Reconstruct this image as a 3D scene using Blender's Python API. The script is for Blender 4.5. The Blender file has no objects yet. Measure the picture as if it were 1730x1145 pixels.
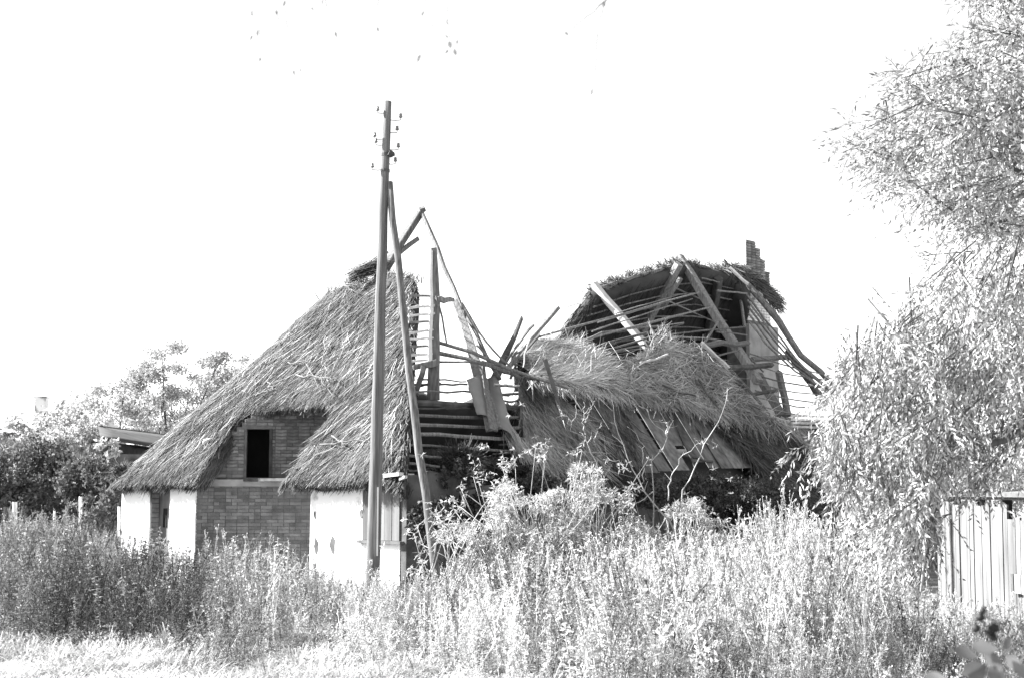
import bpy, math, random
import numpy as np
from mathutils import Vector, Matrix, noise as mnoise

random.seed(7)
rng = np.random.RandomState(11)
sc = bpy.context.scene
C = sc.collection

# ------------------------------------------------------------------ camera, sky, sun, exposure
EYE = 1.75
PITCH = math.radians(6.12)
FPX = 2402.8                        # focal length in photograph pixels (50 mm on 36 mm, 1730 px wide)
cam_d = bpy.data.cameras.new('camera'); cam = bpy.data.objects.new('camera', cam_d); C.objects.link(cam)
cam.location = (0, 0, EYE); cam.rotation_euler = (math.pi/2 + PITCH, 0, 0)
cam_d.lens = 50.0; cam_d.sensor_width = 36.0; cam_d.clip_start = 0.1; cam_d.clip_end = 3000
cam_d.dof.use_dof = True; cam_d.dof.focus_distance = 23.0; cam_d.dof.aperture_fstop = 6.0
sc.camera = cam

SUN_H = Vector((-0.985, 0.17, 0)).normalized(); SUN_EL = math.radians(35)
SUN = Vector((SUN_H.x*math.cos(SUN_EL), SUN_H.y*math.cos(SUN_EL), math.sin(SUN_EL)))
world = bpy.data.worlds.new('World'); sc.world = world; world.use_nodes = True
nt = world.node_tree; nt.nodes.clear()
sky = nt.nodes.new('ShaderNodeTexSky'); sky.sky_type = 'NISHITA'; sky.sun_disc = False
sky.sun_elevation = SUN_EL; sky.sun_rotation = math.atan2(SUN.x, SUN.y)
sky.air_density = 1.0; sky.dust_density = 1.0; sky.ozone_density = 1.0
bwn = nt.nodes.new('ShaderNodeRGBToBW')           # the photograph is black and white
bg = nt.nodes.new('ShaderNodeBackground'); bg.inputs['Strength'].default_value = 0.085
wo = nt.nodes.new('ShaderNodeOutputWorld')
nt.links.new(sky.outputs[0], bwn.inputs[0]); nt.links.new(bwn.outputs[0], bg.inputs[0]); nt.links.new(bg.outputs[0], wo.inputs[0])

sun_d = bpy.data.lights.new('sun', 'SUN'); sun_d.energy = 4.5; sun_d.angle = math.radians(0.5); sun_d.color = (1, 1, 1)
sun_o = bpy.data.objects.new('sun', sun_d); C.objects.link(sun_o)
sun_o.rotation_euler = SUN.to_track_quat('Z', 'Y').to_euler(); sun_o.location = (-30, 10, 30)

vs = sc.view_settings
vs.view_transform = 'Standard'; vs.look = 'None'; vs.gamma = 1.0; vs.use_curve_mapping = False
vs.exposure = 2.4
sc.render.filter_size = 1.7

# ------------------------------------------------------------------ geometry of the place
F_ = np.array([0, math.cos(PITCH), math.sin(PITCH)]); U_ = np.array([0, -math.sin(PITCH), math.cos(PITCH)]); R_ = np.array([1.0, 0, 0])
CAM = np.array([0, 0, EYE])
def ray(px, py): return F_ + R_*((px-865)/FPX) - U_*((py-572.5)/FPX)
def at(px, py, D):
    d = ray(px, py); return CAM + d*(D/d[1])
HN = np.array([-1.575, 21.0, 0.0])                 # near corner of the farmhouse
HU = np.array([0.692, 0.722, 0.0]); HV = np.array([-0.722, 0.692, 0.0])   # along the ridge, across the gable end
ZU = np.array([0, 0, 1.0])
EAVE = 1.95; RIDGE = 7.03; HALF = 4.0
def H(w, t, z): return HN + HV*w + HU*t + ZU*z
def wt(p): q = np.asarray(p) - HN; return float(q@HV), float(q@HU)
def hit(px, py, p0, n):
    d = ray(px, py); return CAM + d*(float((p0-CAM)@n)/float(d@n))
KS = (RIDGE-EAVE)/HALF
def unit(v): v = np.asarray(v, float); return v/np.linalg.norm(v)
N_NEAR = unit(ZU - HV*KS);  P_NEAR = H(0, 0, EAVE)
N_FAR = unit(ZU + HV*KS);   P_FAR = H(8, 0, EAVE)
KH = 1.225
N_HIP = unit(ZU - HU*KH);   P_HIP = H(0, -0.2, EAVE)
N_FHIP = unit(ZU + HU*KS);  P_FHIP = H(0, 18, EAVE)
def near(px, py, off=0.0): return hit(px, py, P_NEAR + N_NEAR*off, N_NEAR)
def far(px, py, off=0.0): return hit(px, py, P_FAR + N_FAR*off, N_FAR)
def hip(px, py, off=0.0): return hit(px, py, P_HIP + N_HIP*off, N_HIP)
def fhip(px, py, off=0.0): return hit(px, py, P_FHIP + N_FHIP*off, N_FHIP)
def fbm(x, y, z=0.0, s=1.0): return mnoise.fractal(Vector((x*s, y*s, z*s)), 1.0, 2.0, 3)

# ------------------------------------------------------------------ materials (greys: the photograph has no colour)
def material(name, lo, hi, scale=4.0, rough=0.85, transl=0.0, island=0.0, objrand=0.0, bump=0.0, stretch=(1, 1, 1), spec=0.25, detail=4, stops=(0.3, 0.7)):
    m = bpy.data.materials.new(name); m.use_nodes = True
    t = m.node_tree; t.nodes.clear(); L = t.links.new
    tc = t.nodes.new('ShaderNodeTexCoord'); mp = t.nodes.new('ShaderNodeMapping'); mp.inputs['Scale'].default_value = stretch
    nz = t.nodes.new('ShaderNodeTexNoise'); nz.inputs['Scale'].default_value = scale; nz.inputs['Detail'].default_value = detail
    L(tc.outputs['Object'], mp.inputs[0]); L(mp.outputs[0], nz.inputs['Vector'])
    mr = t.nodes.new('ShaderNodeMapRange'); mr.inputs['From Min'].default_value = stops[0]; mr.inputs['From Max'].default_value = stops[1]
    mr.inputs['To Min'].default_value = lo; mr.inputs['To Max'].default_value = hi
    L(nz.outputs['Fac'], mr.inputs['Value']); val = mr.outputs[0]
    def vary(sock, amt, val):
        r = t.nodes.new('ShaderNodeMapRange'); r.inputs['To Min'].default_value = 1-amt; r.inputs['To Max'].default_value = 1+amt
        L(sock, r.inputs['Value']); mu = t.nodes.new('ShaderNodeMath'); mu.operation = 'MULTIPLY'
        L(val, mu.inputs[0]); L(r.outputs[0], mu.inputs[1]); return mu.outputs[0]
    if island:
        g = t.nodes.new('ShaderNodeNewGeometry'); val = vary(g.outputs['Random Per Island'], island, val)
    if objrand:
        oi = t.nodes.new('ShaderNodeObjectInfo'); val = vary(oi.outputs['Random'], objrand, val)
    p = t.nodes.new('ShaderNodeBsdfPrincipled'); p.inputs['Roughness'].default_value = rough; p.inputs['Specular IOR Level'].default_value = spec
    L(val, p.inputs['Base Color'])
    if bump:
        b = t.nodes.new('ShaderNodeBump'); b.inputs['Strength'].default_value = 0.8; b.inputs['Distance'].default_value = bump
        L(nz.outputs['Fac'], b.inputs['Height']); L(b.outputs[0], p.inputs['Normal'])
    out = t.nodes.new('ShaderNodeOutputMaterial')
    if transl:
        tr = t.nodes.new('ShaderNodeBsdfTranslucent'); L(val, tr.inputs['Color'])
        mx = t.nodes.new('ShaderNodeMixShader'); mx.inputs[0].default_value = transl
        L(p.outputs[0], mx.inputs[1]); L(tr.outputs[0], mx.inputs[2]); L(mx.outputs[0], out.inputs[0])
    else: L(p.outputs[0], out.inputs[0])
    return m
M = {}
M['ground']  = material('ground_soil', 0.10, 0.28, 1.2, bump=0.03)
M['grass']   = material('pale_grass', 0.28, 0.58, 0.9, transl=0.40, island=0.45, rough=0.7)
M['weed']    = material('weed_leaf', 0.34, 0.72, 0.9, transl=0.33, island=0.35, rough=0.7)
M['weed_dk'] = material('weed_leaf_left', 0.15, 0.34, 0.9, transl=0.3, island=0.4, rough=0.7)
M['willow']  = material('willow_leaf', 0.10, 0.60, 2.4, transl=0.20, island=0.5, rough=0.55, spec=0.4)
M['elder']   = material('elder_leaf', 0.30, 0.52, 1.5, transl=0.4, island=0.25, rough=0.6)
M['darkleaf']= material('dark_bush_leaf', 0.09, 0.20, 0.8, transl=0.3, island=0.45, rough=0.7)
M['midleaf'] = material('mid_tree_leaf', 0.26, 0.48, 0.5, transl=0.35, island=0.4, rough=0.7)  # sky glare painted in as a paler leaf colour on distant trees
M['paleleaf']= material('pale_bush_leaf', 0.28, 0.5, 0.5, transl=0.4, island=0.4, rough=0.7)
M['ivy']     = material('ivy_leaf', 0.05, 0.11, 1.5, transl=0.2, island=0.5, rough=0.6)
M['bark']    = material('bark', 0.05, 0.12, 9, bump=0.01, stretch=(1, 1, 0.3))
M['bark_pale']= material('bleached_twig', 0.22, 0.45, 9, rough=0.8)
M['thatch']  = material('old_thatch', 0.055, 0.105, 3.2, bump=0.03, rough=1.0, spec=0.05, detail=8)
M['straw']   = material('thatch_straw', 0.055, 0.135, 0.9, island=0.42, rough=0.95, spec=0.08, detail=5)
M['straw_pale']= material('loose_straw', 0.20, 0.44, 1.1, island=0.45, rough=0.9, spec=0.1, detail=5)
M['straw_dk']= material('rotten_straw', 0.03, 0.07, 1.1, island=0.5, rough=0.95, spec=0.05)
M['plaster'] = material('white_plaster', 0.12, 0.78, 2.6, bump=0.01, rough=0.9, detail=9, stops=(0.27, 0.40))
M['loam']    = material('loam_wall', 0.05, 0.15, 3.0, bump=0.04, rough=1.0)
M['brick']   = material('old_brick', 0.12, 0.21, 14, objrand=0.32, bump=0.004, rough=0.95)
M['brick_pale']= material('weathered_brick', 0.20, 0.30, 14, objrand=0.35, bump=0.004, rough=0.95)
M['mortar']  = material('lime_mortar', 0.10, 0.17, 9, bump=0.006, rough=1.0)
M['wood']    = material('grey_timber', 0.09, 0.22, 30, bump=0.012, stretch=(1, 1, 0.15), detail=6, objrand=0.35)
M['wood_dk'] = material('dark_timber', 0.05, 0.11, 7, bump=0.006, objrand=0.35)
M['wood_pale']= material('bleached_and_sunlit_timber', 0.45, 0.62, 7, bump=0.005, objrand=0.2)  # bleached timber; also paints the sunlight on one rafter
M['board']   = material('weathered_board', 0.08, 0.22, 9, bump=0.006, detail=8, stretch=(1, 1, 0.3), objrand=0.35)
M['sheet']   = material('roofing_felt', 0.20, 0.27, 3, bump=0.004, objrand=0.1)
M['pole']    = material('pole_timber', 0.07, 0.20, 45, bump=0.01, stretch=(1, 1, 0.035), rough=0.9, detail=6, spec=.1)
M['plank_white']= material('bleached_plank', 0.08, 0.21, 5, bump=0.004, stretch=(1, 1, 0.15), objrand=0.15)
M['shutter'] = material('shutter_board', 0.09, 0.16, 8, bump=0.003, stretch=(1, 1, 0.1), objrand=0.25)
M['black']   = material('painted_dark', 0.004, 0.008, 3)  # near-black colour that paints unlit depth behind openings and gaps
M['iron']    = material('rusty_iron', 0.06, 0.1, 20)
M['porcelain']= material('insulator_glaze', 0.12, 0.18, 5, rough=0.3, spec=0.5)
M['old_white'] = material('flaking_whitewash', 0.10, 0.6, 1.6, rough=.9, stops=(.38,.5))
M['shade_side_brick'] = material('shade_side_brick', 0.10, 0.22, 14, objrand=.45, bump=.004, rough=1)  # darker colour paints the shade on the chimney's sunless face
M['weed_mid'] = material('weed_leaf_mid', 0.10, 0.28, 0.9, transl=0.3, island=0.45, rough=0.7)
M['weed_shade'] = material('shade_painted_weed', 0.05, 0.13, 0.9, transl=0.25, island=0.5, rough=0.7)  # shade of the left weed patch painted into darker leaves
M['brick_low'] = material('damp_brick', 0.12, 0.20, 6, island=.28, bump=.004, rough=1)
M['stick'] = material('dry_stick', 0.10, 0.2, 12, rough=.9)
M['old_plaster'] = material('old_plaster', 0.22, 0.40, 3, bump=.01, rough=1)
M['straw_white'] = material('sun_painted_straw', 0.45, 0.7, 1.1, island=.4, rough=.9)  # whitened colour that stands for sunlight on the straw heap
M['wire']    = material('galvanised_wire', 0.65, 0.75, 5, rough=0.5)
M['tile']    = material('felt_roof', 0.035, 0.065, 2, bump=0.01)
M['berry']   = material('dark_berry', 0.008, 0.02, 30, rough=0.5)
M['bramble'] = material('bramble_leaf', 0.10, 0.17, 20, transl=0.2, rough=0.6)
M['skyleaf'] = material('glare_pale_leaf', 0.34, 0.45, 20, transl=0.7, rough=0.6)  # overexposed glare painted in as a pale colour for leaves and twigs

# ------------------------------------------------------------------ object helpers
ROOTLOC = {}
def thing(name, label, cat, loc, group=None):
    o = bpy.data.objects.new(name, None); C.objects.link(o); o.empty_display_size = 0.3
    o.location = tuple(loc); ROOTLOC[o.name] = Vector(loc)
    o['label'] = label; o['category'] = cat
    if group: o['group'] = group
    return o
def tag(o, label, cat, group=None):
    o['label'] = label; o['category'] = cat
    if group: o['group'] = group
    return o
def link(name, me, m, parent=None, kind=None, label=None):
    o = bpy.data.objects.new(name, me); C.objects.link(o)
    if m is not None and not me.materials: me.materials.append(m)
    if parent is not None:
        o.parent = parent
        if parent.name in ROOTLOC: o.matrix_parent_inverse = Matrix.Translation(-ROOTLOC[parent.name])
    if kind: o['kind'] = kind
    if label: o['label'] = label
    return o
def np_mesh(name, V, tris=None, quads=None):
    me = bpy.data.meshes.new(name)
    V = np.asarray(V, np.float32).reshape(-1, 3)
    idx, starts, k = [], [], 0
    for A, n in ((tris, 3), (quads, 4)):
        if A is None or len(A) == 0: continue
        A = np.asarray(A, np.int32).reshape(-1, n)
        idx.append(A.ravel()); starts.append(k + np.arange(len(A), dtype=np.int32)*n); k += A.size
    idx = np.concatenate(idx); starts = np.concatenate(starts)
    me.vertices.add(len(V)); me.vertices.foreach_set('co', V.ravel())
    me.loops.add(len(idx)); me.loops.foreach_set('vertex_index', idx)
    me.polygons.add(len(starts)); me.polygons.foreach_set('loop_start', starts)
    me.update(calc_edges=True)
    return me
class MB:
    def __init__(s): s.v = []; s.f = []; s.smooth = False
    def add(s, vs, fs):
        b = len(s.v); s.v += [tuple(map(float, q)) for q in vs]; s.f += [tuple(i+b for i in q) for q in fs]; return s
    def box(s, o, ax, ay, az):
        o, ax, ay, az = (np.asarray(q, float) for q in (o, ax, ay, az))
        vs = [o, o+ax, o+ax+ay, o+ay, o+az, o+ax+az, o+ax+ay+az, o+ay+az]
        return s.add(vs, [(0, 3, 2, 1), (4, 5, 6, 7), (0, 1, 5, 4), (1, 2, 6, 5), (2, 3, 7, 6), (3, 0, 4, 7)])
    def tube(s, pts, rad, n=7, flat=1.0, side=None, jitter=0.0, cap=True):
        pts = [np.asarray(p, float) for p in pts]
        if not hasattr(rad, '__len__'): rad = [rad]*len(pts)
        vs, fs = [], []
        for i, p in enumerate(pts):
            d = unit(pts[min(i+1, len(pts)-1)] - pts[max(i-1, 0)])
            a = np.asarray(side, float) if side is not None else (np.array([0, 0, 1.0]) if abs(d[2]) < 0.9 else np.array([0, 1.0, 0]))
            a = a - d*(a@d); a = unit(a); b = np.cross(d, a)
            for k in range(n):
                q = 2*math.pi*(k+0.5)/n; rr = rad[i]*(1 + (random.uniform(-jitter, jitter) if jitter else 0))
                vs.append(p + a*math.cos(q)*rr + b*math.sin(q)*rr*flat)
        for i in range(len(pts)-1):
            for k in range(n):
                k2 = (k+1) % n; fs.append((i*n+k, i*n+k2, (i+1)*n+k2, (i+1)*n+k))
        if cap:
            fs.append(tuple(range(n-1, -1, -1))); e = (len(pts)-1)*n; fs.append(tuple(range(e, e+n)))
        return s.add(vs, fs)
    def build(s, name, m, parent=None, kind=None, label=None, smooth=False):
        me = bpy.data.meshes.new(name); me.from_pydata(s.v, [], s.f); me.update()
        if smooth: me.polygons.foreach_set('use_smooth', [True]*len(me.polygons))
        return link(name, me, m, parent, kind, label)
def resample(pts, n, wob=0.0):
    pts = [np.asarray(p, float) for p in pts]
    seg = [np.linalg.norm(pts[i+1]-pts[i]) for i in range(len(pts)-1)]; tot = sum(seg); out = []
    for k in range(n):
        x = tot*k/(n-1); i = 0
        while i < len(seg)-1 and x > seg[i]: x -= seg[i]; i += 1
        p = pts[i] + (pts[i+1]-pts[i])*min(1, x/max(seg[i], 1e-6))
        if wob and 0 < k < n-1: p = p + rng.normal(0, wob, 3)
        out.append(p)
    return out
def pole(name, pts, r0, r1, m, parent, n=7, wob=0.005, seg=7, jit=0.08, label=None, smooth=True):
    P = resample(pts, seg, wob); R = [r0 + (r1-r0)*i/(seg-1) for i in range(seg)]
    return MB().tube(P, R, n, jitter=max(jit, .14 if r0 < .05 else .1)).build(name, m, parent, label=label, smooth=False)
def timber(name, pts, wd, th, m, parent, side, seg=5, wob=0.012, label=None):
    """a sawn or hewn timber: four sides, width wd across 'side', slightly crooked"""
    P = resample(pts, seg, wob)
    vs, fs = [], []
    wa, wb = wd if hasattr(wd, '__len__') else (wd, wd)
    for i, p in enumerate(P):
        d = unit(P[min(i+1, seg-1)]-P[max(i-1, 0)]); a = np.asarray(side, float); a = unit(a - d*(a@d)); b = np.cross(d, a)
        w_ = (wa+(wb-wa)*i/(seg-1))/2*(1+random.uniform(-.07, .07)); h_ = th/2*(1+random.uniform(-.07, .07))
        c = 0.8
        for sa, sb in ((1, c), (c, 1), (-c, 1), (-1, c), (-1, -c), (-c, -1), (c, -1), (1, -c)): vs.append(p + a*w_*sa + b*h_*sb)
    n = 8
    for i in range(seg-1):
        for k in range(n): fs.append((i*n+k, i*n+(k+1) % n, (i+1)*n+(k+1) % n, (i+1)*n+k))
    fs.append(tuple(range(n-1, -1, -1))); fs.append(tuple(range((seg-1)*n, seg*n)))
    return MB().add(vs, fs).build(name, m, parent, label=label)
def strips(name, P, D, L, Wd, Nn, m, parent=None, kind='stuff', bend=0.15, label=None):
    """many reed stalks: bent two-quad ribbons. P start, D direction, L length, Wd width, Nn facing"""
    P, D, Nn = (np.asarray(q, float) for q in (P, D, Nn)); n = len(P)
    L = np.asarray(L, float).reshape(-1, 1); Wd = np.asarray(Wd, float).reshape(-1, 1)
    S = np.cross(D, Nn); S /= np.maximum(np.linalg.norm(S, axis=1, keepdims=True), 1e-6)
    B = rng.normal(0, bend, (n, 1))*S + rng.normal(0, bend*0.6, (n, 1))*Nn
    a = P; b = P + D*L*0.5 + B*L*0.25; c = P + D*L + B*L
    V = np.stack([a-S*Wd/2, a+S*Wd/2, b-S*Wd/2, b+S*Wd/2, c-S*Wd*.2, c+S*Wd*.2], 1).reshape(-1, 3)
    i = (np.arange(n)*6)[:, None]
    Q = np.concatenate([i+np.array([0, 1, 3, 2]), i+np.array([2, 3, 5, 4])])
    return link(name, np_mesh(name, V, quads=Q), m, parent, kind, label)
def leaf_arrays(P, D, L, Wd, fold=0.25):
    """diamond leaves folded on the midrib; returns V, T"""
    n = len(P); P = np.asarray(P, float); D = np.asarray(D, float)
    D = D/np.maximum(np.linalg.norm(D, axis=1, keepdims=True), 1e-6)
    R = rng.normal(0, 1, (n, 3)); S = np.cross(D, R); S /= np.maximum(np.linalg.norm(S, axis=1, keepdims=True), 1e-6)
    Nn = np.cross(S, D); L = np.asarray(L, float).reshape(-1, 1); Wd = np.asarray(Wd, float).reshape(-1, 1)
    mid = P + D*L*0.45
    V = np.stack([P, mid + S*Wd/2 + Nn*Wd*fold, P + D*L - Nn*L*0.08, mid - S*Wd/2 + Nn*Wd*fold], 1).reshape(-1, 3)
    i = (np.arange(n)*4)[:, None]
    return V, np.concatenate([i+np.array([0, 1, 2]), i+np.array([0, 2, 3])])
def leaves(name, P, D, L, Wd, m, parent=None, kind=None, fold=0.25):
    V, T = leaf_arrays(P, D, L, Wd, fold); return link(name, np_mesh(name, V, T), m, parent, kind)
def rand_dirs(n): d = rng.normal(0, 1, (n, 3)); return d/np.linalg.norm(d, axis=1, keepdims=True)
def sheet(name, pfun, nu, nv, m, parent, thick=0.25, keep=None, smooth=True, label=None):
    idx = {}; V = []; Fc = []
    for j in range(nv+1):
        for i in range(nu+1): V.append(pfun(i/nu, j/nv))
    for j in range(nv):
        for i in range(nu):
            if keep is None or keep((i+.5)/nu, (j+.5)/nv): Fc.append((j*(nu+1)+i, j*(nu+1)+i+1, (j+1)*(nu+1)+i+1, (j+1)*(nu+1)+i))
    o = MB().add(V, Fc).build(name, m, parent, label=label, smooth=smooth)
    used = set(i for f in Fc for i in f)
    if thick:
        md = o.modifiers.new('thickness', 'SOLIDIFY'); md.thickness = abs(thick); md.offset = -1 if thick > 0 else 1
    return o
def lerp2(c, u, v):                                  # c: tl, tr, br, bl
    c = [np.asarray(q, float) for q in c]
    return (c[0]*(1-u)+c[1]*u)*(1-v) + (c[3]*(1-u)+c[2]*u)*v

# ================================================================== SETTING
def ground_z(x, y): return 0.05*mnoise.noise(Vector((x*0.35, y*0.35, 0)))
gx = np.concatenate([np.linspace(-700, -24, 8), np.linspace(-20, 20, 60), np.linspace(24, 700, 8)])
gy = np.concatenate([np.linspace(-60, -3, 4), np.linspace(0, 45, 60), np.linspace(50, 1500, 9)])
V = [(x, y, ground_z(x, y)) for y in gy for x in gx]; nx = len(gx)
Fc = [(j*nx+i, j*nx+i+1, (j+1)*nx+i+1, (j+1)*nx+i) for j in range(len(gy)-1) for i in range(nx-1)]
MB().add(V, Fc).build('ground', M['ground'], kind='structure', smooth=True)

# ================================================================== FARMHOUSE
house = thing('thatched_farmhouse', 'half collapsed thatched farmhouse with whitewashed end walls, brick gable and bare rafters', 'house', H(4, 8, 0))

def framed(px0, py0, px1, py1, plane, wd, th, m, off=0.0, name='rafter', **k):
    n_ = {near: N_NEAR, far: N_FAR, hip: N_HIP, fhip: N_FHIP}[plane]
    a, b = plane(px0, py0, off), plane(px1, py1, off)
    return timber(name, [a, b], wd, th, m, house, np.cross(unit(b-a), n_), **k)
# ---- gable end walls (plane t = 0)
TH = 0.28
def wall_box(mb, w0, w1, z0, z1, t0=0.0, th=TH): mb.box(H(w0, t0, z0), HV*(w1-w0), HU*th, ZU*(z1-z0))
W_DOOR = [wt(hit(px, 850, H(0, 0, 0), HU))[0] for px in (253, 287)]      # door edges along the gable
WL0, WL1 = 5.40, 7.78
mb = MB()
def rough_top(w): return EAVE + 0.02
dz_top = 1.80
wd1, wd0 = max(W_DOOR), min(W_DOOR)
wall_box(mb, wd1, WL1, 0, 2.02); wall_box(mb, WL0, wd0, 0, 2.02); wall_box(mb, wd0, wd1, dz_top, 2.02)
mb.box(H(WL1-TH, TH, 0), HV*TH, HU*15, ZU*2.0)       # far long wall
mb.build('plaster_wall', M['plaster'], house)
# door recess
dr = MB(); wall_box(dr, wd0+0.002, wd1-0.002, 0, dz_top, 0.17, 0.05); door = dr.build('door', M['plank_white'], house)
MB().box(H(wd1-0.05, 0.004, 0), HV*0.048, HU*0.164, ZU*(dz_top-0.03)).build('door_frame', M['wood_dk'], door)
MB().box(H(wd0+0.002, 0.004, dz_top-0.03), HV*(wd1-wd0-0.006), HU*0.164, ZU*0.028).build('door_frame', M['wood_dk'], door)
hole = [hit(px, py, H(0, 0.168, 0), HU) for px, py in ((277, 858), (284, 858), (282, 890), (276, 890))]
a, b, c, d_ = hole; mbx = MB(); mbx.box(d_, c-d_, -HU*0.012, a-d_); mbx.build('painted_door_hole', M['black'], door)  # black slab on the door paints the darkness of its slot
# brick jamb bricks beside the door
jm = MB()
for k in range(14): jm.box(H(wd1-0.052, 0.012, 0.62+k*0.085), HV*-0.012, HU*0.14, ZU*0.07)
jm.build('jamb_brickwork', M['brick'], door, kind='stuff')

WR1 = 2.21
mb = MB(); wall_box(mb, 0.95, WR1, 0, 2.02); wall_box(mb, 0.10, 0.95, 0, 1.0); wall_box(mb, 0.10, 0.95, 1.90, 2.02)
mb.box(H(WR1-TH, TH, 0), HV*TH, HU*2.2, ZU*1.9)
mb.build('plaster_wall', M['plaster'], house, label='whitewashed wall beside the boarded shutter')
# worn patches where plaster fell off the foot of the wall (thin proud remains of brick)
for (x0, y0, x1, y1) in ((529, 906, 538, 938), (556, 904, 567, 938), (611, 800, 622, 812), (606, 860, 613, 876), (530, 862, 533, 880)):
    ring = [hit((x0+x1)/2+math.cos(a)*(x1-x0)*.5*random.uniform(.5, 1.25), (y0+y1)/2+math.sin(a)*(y1-y0)*.5*random.uniform(.6, 1.2), H(0, -0.005, 0), HU) for a in np.linspace(0, 6.28, 13)[:-1]]
    MB().add(ring + [q+HU*.02 for q in ring], [tuple(range(12))] + [(k, (k+1) % 12, 12+(k+1) % 12, 12+k) for k in range(12)]).build('bare_patch', M['loam'], house)
# boarded shutter at the near corner
sh0, sh1 = 0.10, 0.93
sroot = MB().box(H(sh0, 0.06, 1.0), HV*(sh1-sh0), HU*0.03, ZU*0.9).build('shutter', M['wood_dk'], house)
nb = 5; bw = (sh1-sh0)/nb
for k in range(nb):
    MB().box(H(sh0+k*bw+0.004, -0.012-0.004*(k % 2), 1.035), HV*(bw-0.010), HU*0.07, ZU*(0.83+0.01*(k % 3))).build('plank', M['shutter'], sroot)
MB().box(H(sh0-0.08, -0.07, 0.985), HV*(sh1-sh0+0.16), HU*0.13, ZU*0.045).build('window_sill', M['plank_white'], house)
p0, p1 = hit(647, 806, H(0, -0.28, 0), HU), hit(673, 803, H(0, -0.28, 0), HU)
MB().box(p0, p1-p0, HU*0.1, ZU*0.05).build('eaves_board', M['wood_pale'], house)
p0, p1 = hit(674, 811, H(0, -0.25, 0), HU), hit(683, 807, H(0, -0.25, 0), HU)
MB().box(p0, p1-p0, HU*0.06, ZU*0.04).build('eaves_board', M['wood_pale'], house)

# ---- brick gable set back behind the corner (faces the camera, in shade)
BA = H(5.40, 0.02, 0); BE = H(3.29, 2.62, 0); BD = unit(BE-BA); BL = np.linalg.norm(BE-BA); BNn = unit(np.cross(BD, ZU))
if BNn[1] > 0: BNn = -BNn
def roof_z(w, t): return EAVE + (t+0.2)*KH
def gable_top(x):
    w, t = wt(BA+BD*x); return min(3.6, roof_z(w, t) - 0.02)
def onwall(px, py): 
    p = hit(px, py, BA, BNn); return float((p-BA)@BD), p[2]
wx0, wz1 = onwall(415, 722); wx1, wz0 = onwall(454, 806); wz1 = onwall(434, 724)[1]
gw = MB()
nxg = 40
for i in range(nxg):
    x0, x1 = BL*i/nxg, BL*(i+1)/nxg; xm = (x0+x1)/2
    spans = [(0, gable_top(xm))]
    if wx0 < xm < wx1: spans = [(0, wz0), (wz1, gable_top(xm))]
    for z0, z1 in spans:
        if z1 > z0+0.02: gw.box(BA+BD*x0+ZU*z0-BNn*0.012, BD*(x1-x0), -BNn*0.24, ZU*(z1-z0))
gable = gw.build('brick_gable', M['mortar'], house)
def brick_mesh(l, h, dp=0.05, b=0.006):
    m_ = MB(); jx = lambda: random.uniform(-b*.5, b*.5)
    vs = []
    for y, ins in ((0, b), (0.007, 0), (dp, 0)):        # y=0 is the outer face
        for x, z in ((0, 0), (l, 0), (l, h), (0, h)):
            sx = ins if x == 0 else -ins; sz = ins if z == 0 else -ins
            vs.append((x+sx+jx(), y, z+sz+jx()))
    fs = [(0, 1, 2, 3)]
    for r in (0, 4):
        for k in range(4): fs.append((r+k, r+4+k, r+4+(k+1) % 4, r+(k+1) % 4))
    m_.add(vs, fs); me = bpy.data.meshes.new('brick'); me.from_pydata(m_.v, [], m_.f); me.update(); return me
CH = 0.060
fullb = [brick_mesh(0.191, 0.051) for _ in range(5)]; halfb = [brick_mesh(0.091, 0.051) for _ in range(4)]
for me in fullb+halfb: me.materials.append(M['brick'])
fullp = [brick_mesh(0.191, 0.051) for _ in range(3)] + [brick_mesh(0.091, 0.051)]
for me in fullp: me.materials.append(M['brick_pale'])
def place_brick(me, o, dx, nn, parent):
    ob = bpy.data.objects.new('brick', me); C.objects.link(ob); ob.parent = parent
    jit = random.uniform(-0.004, 0.007)
    o = np.asarray(o) + np.asarray(nn)*jit
    inn = -np.asarray(nn); rot = Matrix((list(dx)+[0], list(inn)+[0], [0, 0, 1, 0], [0, 0, 0, 1])).transposed()
    rot.translation = Vector(o); ob.matrix_local = rot @ Matrix.Rotation(random.uniform(-.012, .012), 4, 'Y'); return ob
placed = 0; low = MB(); xs_ledge = onwall(430, 816)[1]
cells = []
for r in range(0, 62):
    z = 0.02 + r*CH; x = -0.10*(r % 2) + 0.004
    while x < BL-0.03:
        l = 0.191 if random.random() < .72 else 0.091
        x0 = x; x += l + 0.009
        if x0 < 0: l = 0.091; x0 = 0.004; x = 0.104
        if x0 + l > BL: continue
        if wz0-CH*.7 < z < wz1:
            if x0 < wx1 and x0+l > wx0:
                if x0 + 0.091 < wx0+.01: l = 0.091
                elif x0+l > wx1+.06: x0 = wx1+.008; l = 0.091; x = x0+.1
                else: continue
        if z+CH > gable_top(x0+l/2)-0.02 or xs_ledge-0.05 < z < xs_ledge+0.05: continue
        cells.append((z if x0 < 2.7 else z-9, x0, l))
cells.sort(key=lambda c: -c[0])
for i, (z, x0, l) in enumerate(cells):
    z += 9*(z < -.5)
    if i < 250:
        pal = random.random() < (.16 if z > xs_ledge else .07)
        me = (random.choice(fullp[:3]) if l > .1 else fullp[3]) if pal else random.choice(fullb if l > .1 else halfb)
        place_brick(me, BA+BD*x0+ZU*z, BD, BNn, gable); placed += 1
    else:
        jj = random.uniform(-.004, .006); low.box(BA+BD*x0+ZU*z+BNn*jj, BD*l, -BNn*0.04, ZU*0.051)
print('bricks', placed, len(cells), cells[min(289, len(cells)-1)][0])
low.build('low_brickwork', M['brick_low'], gable, kind='stuff')
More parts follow.
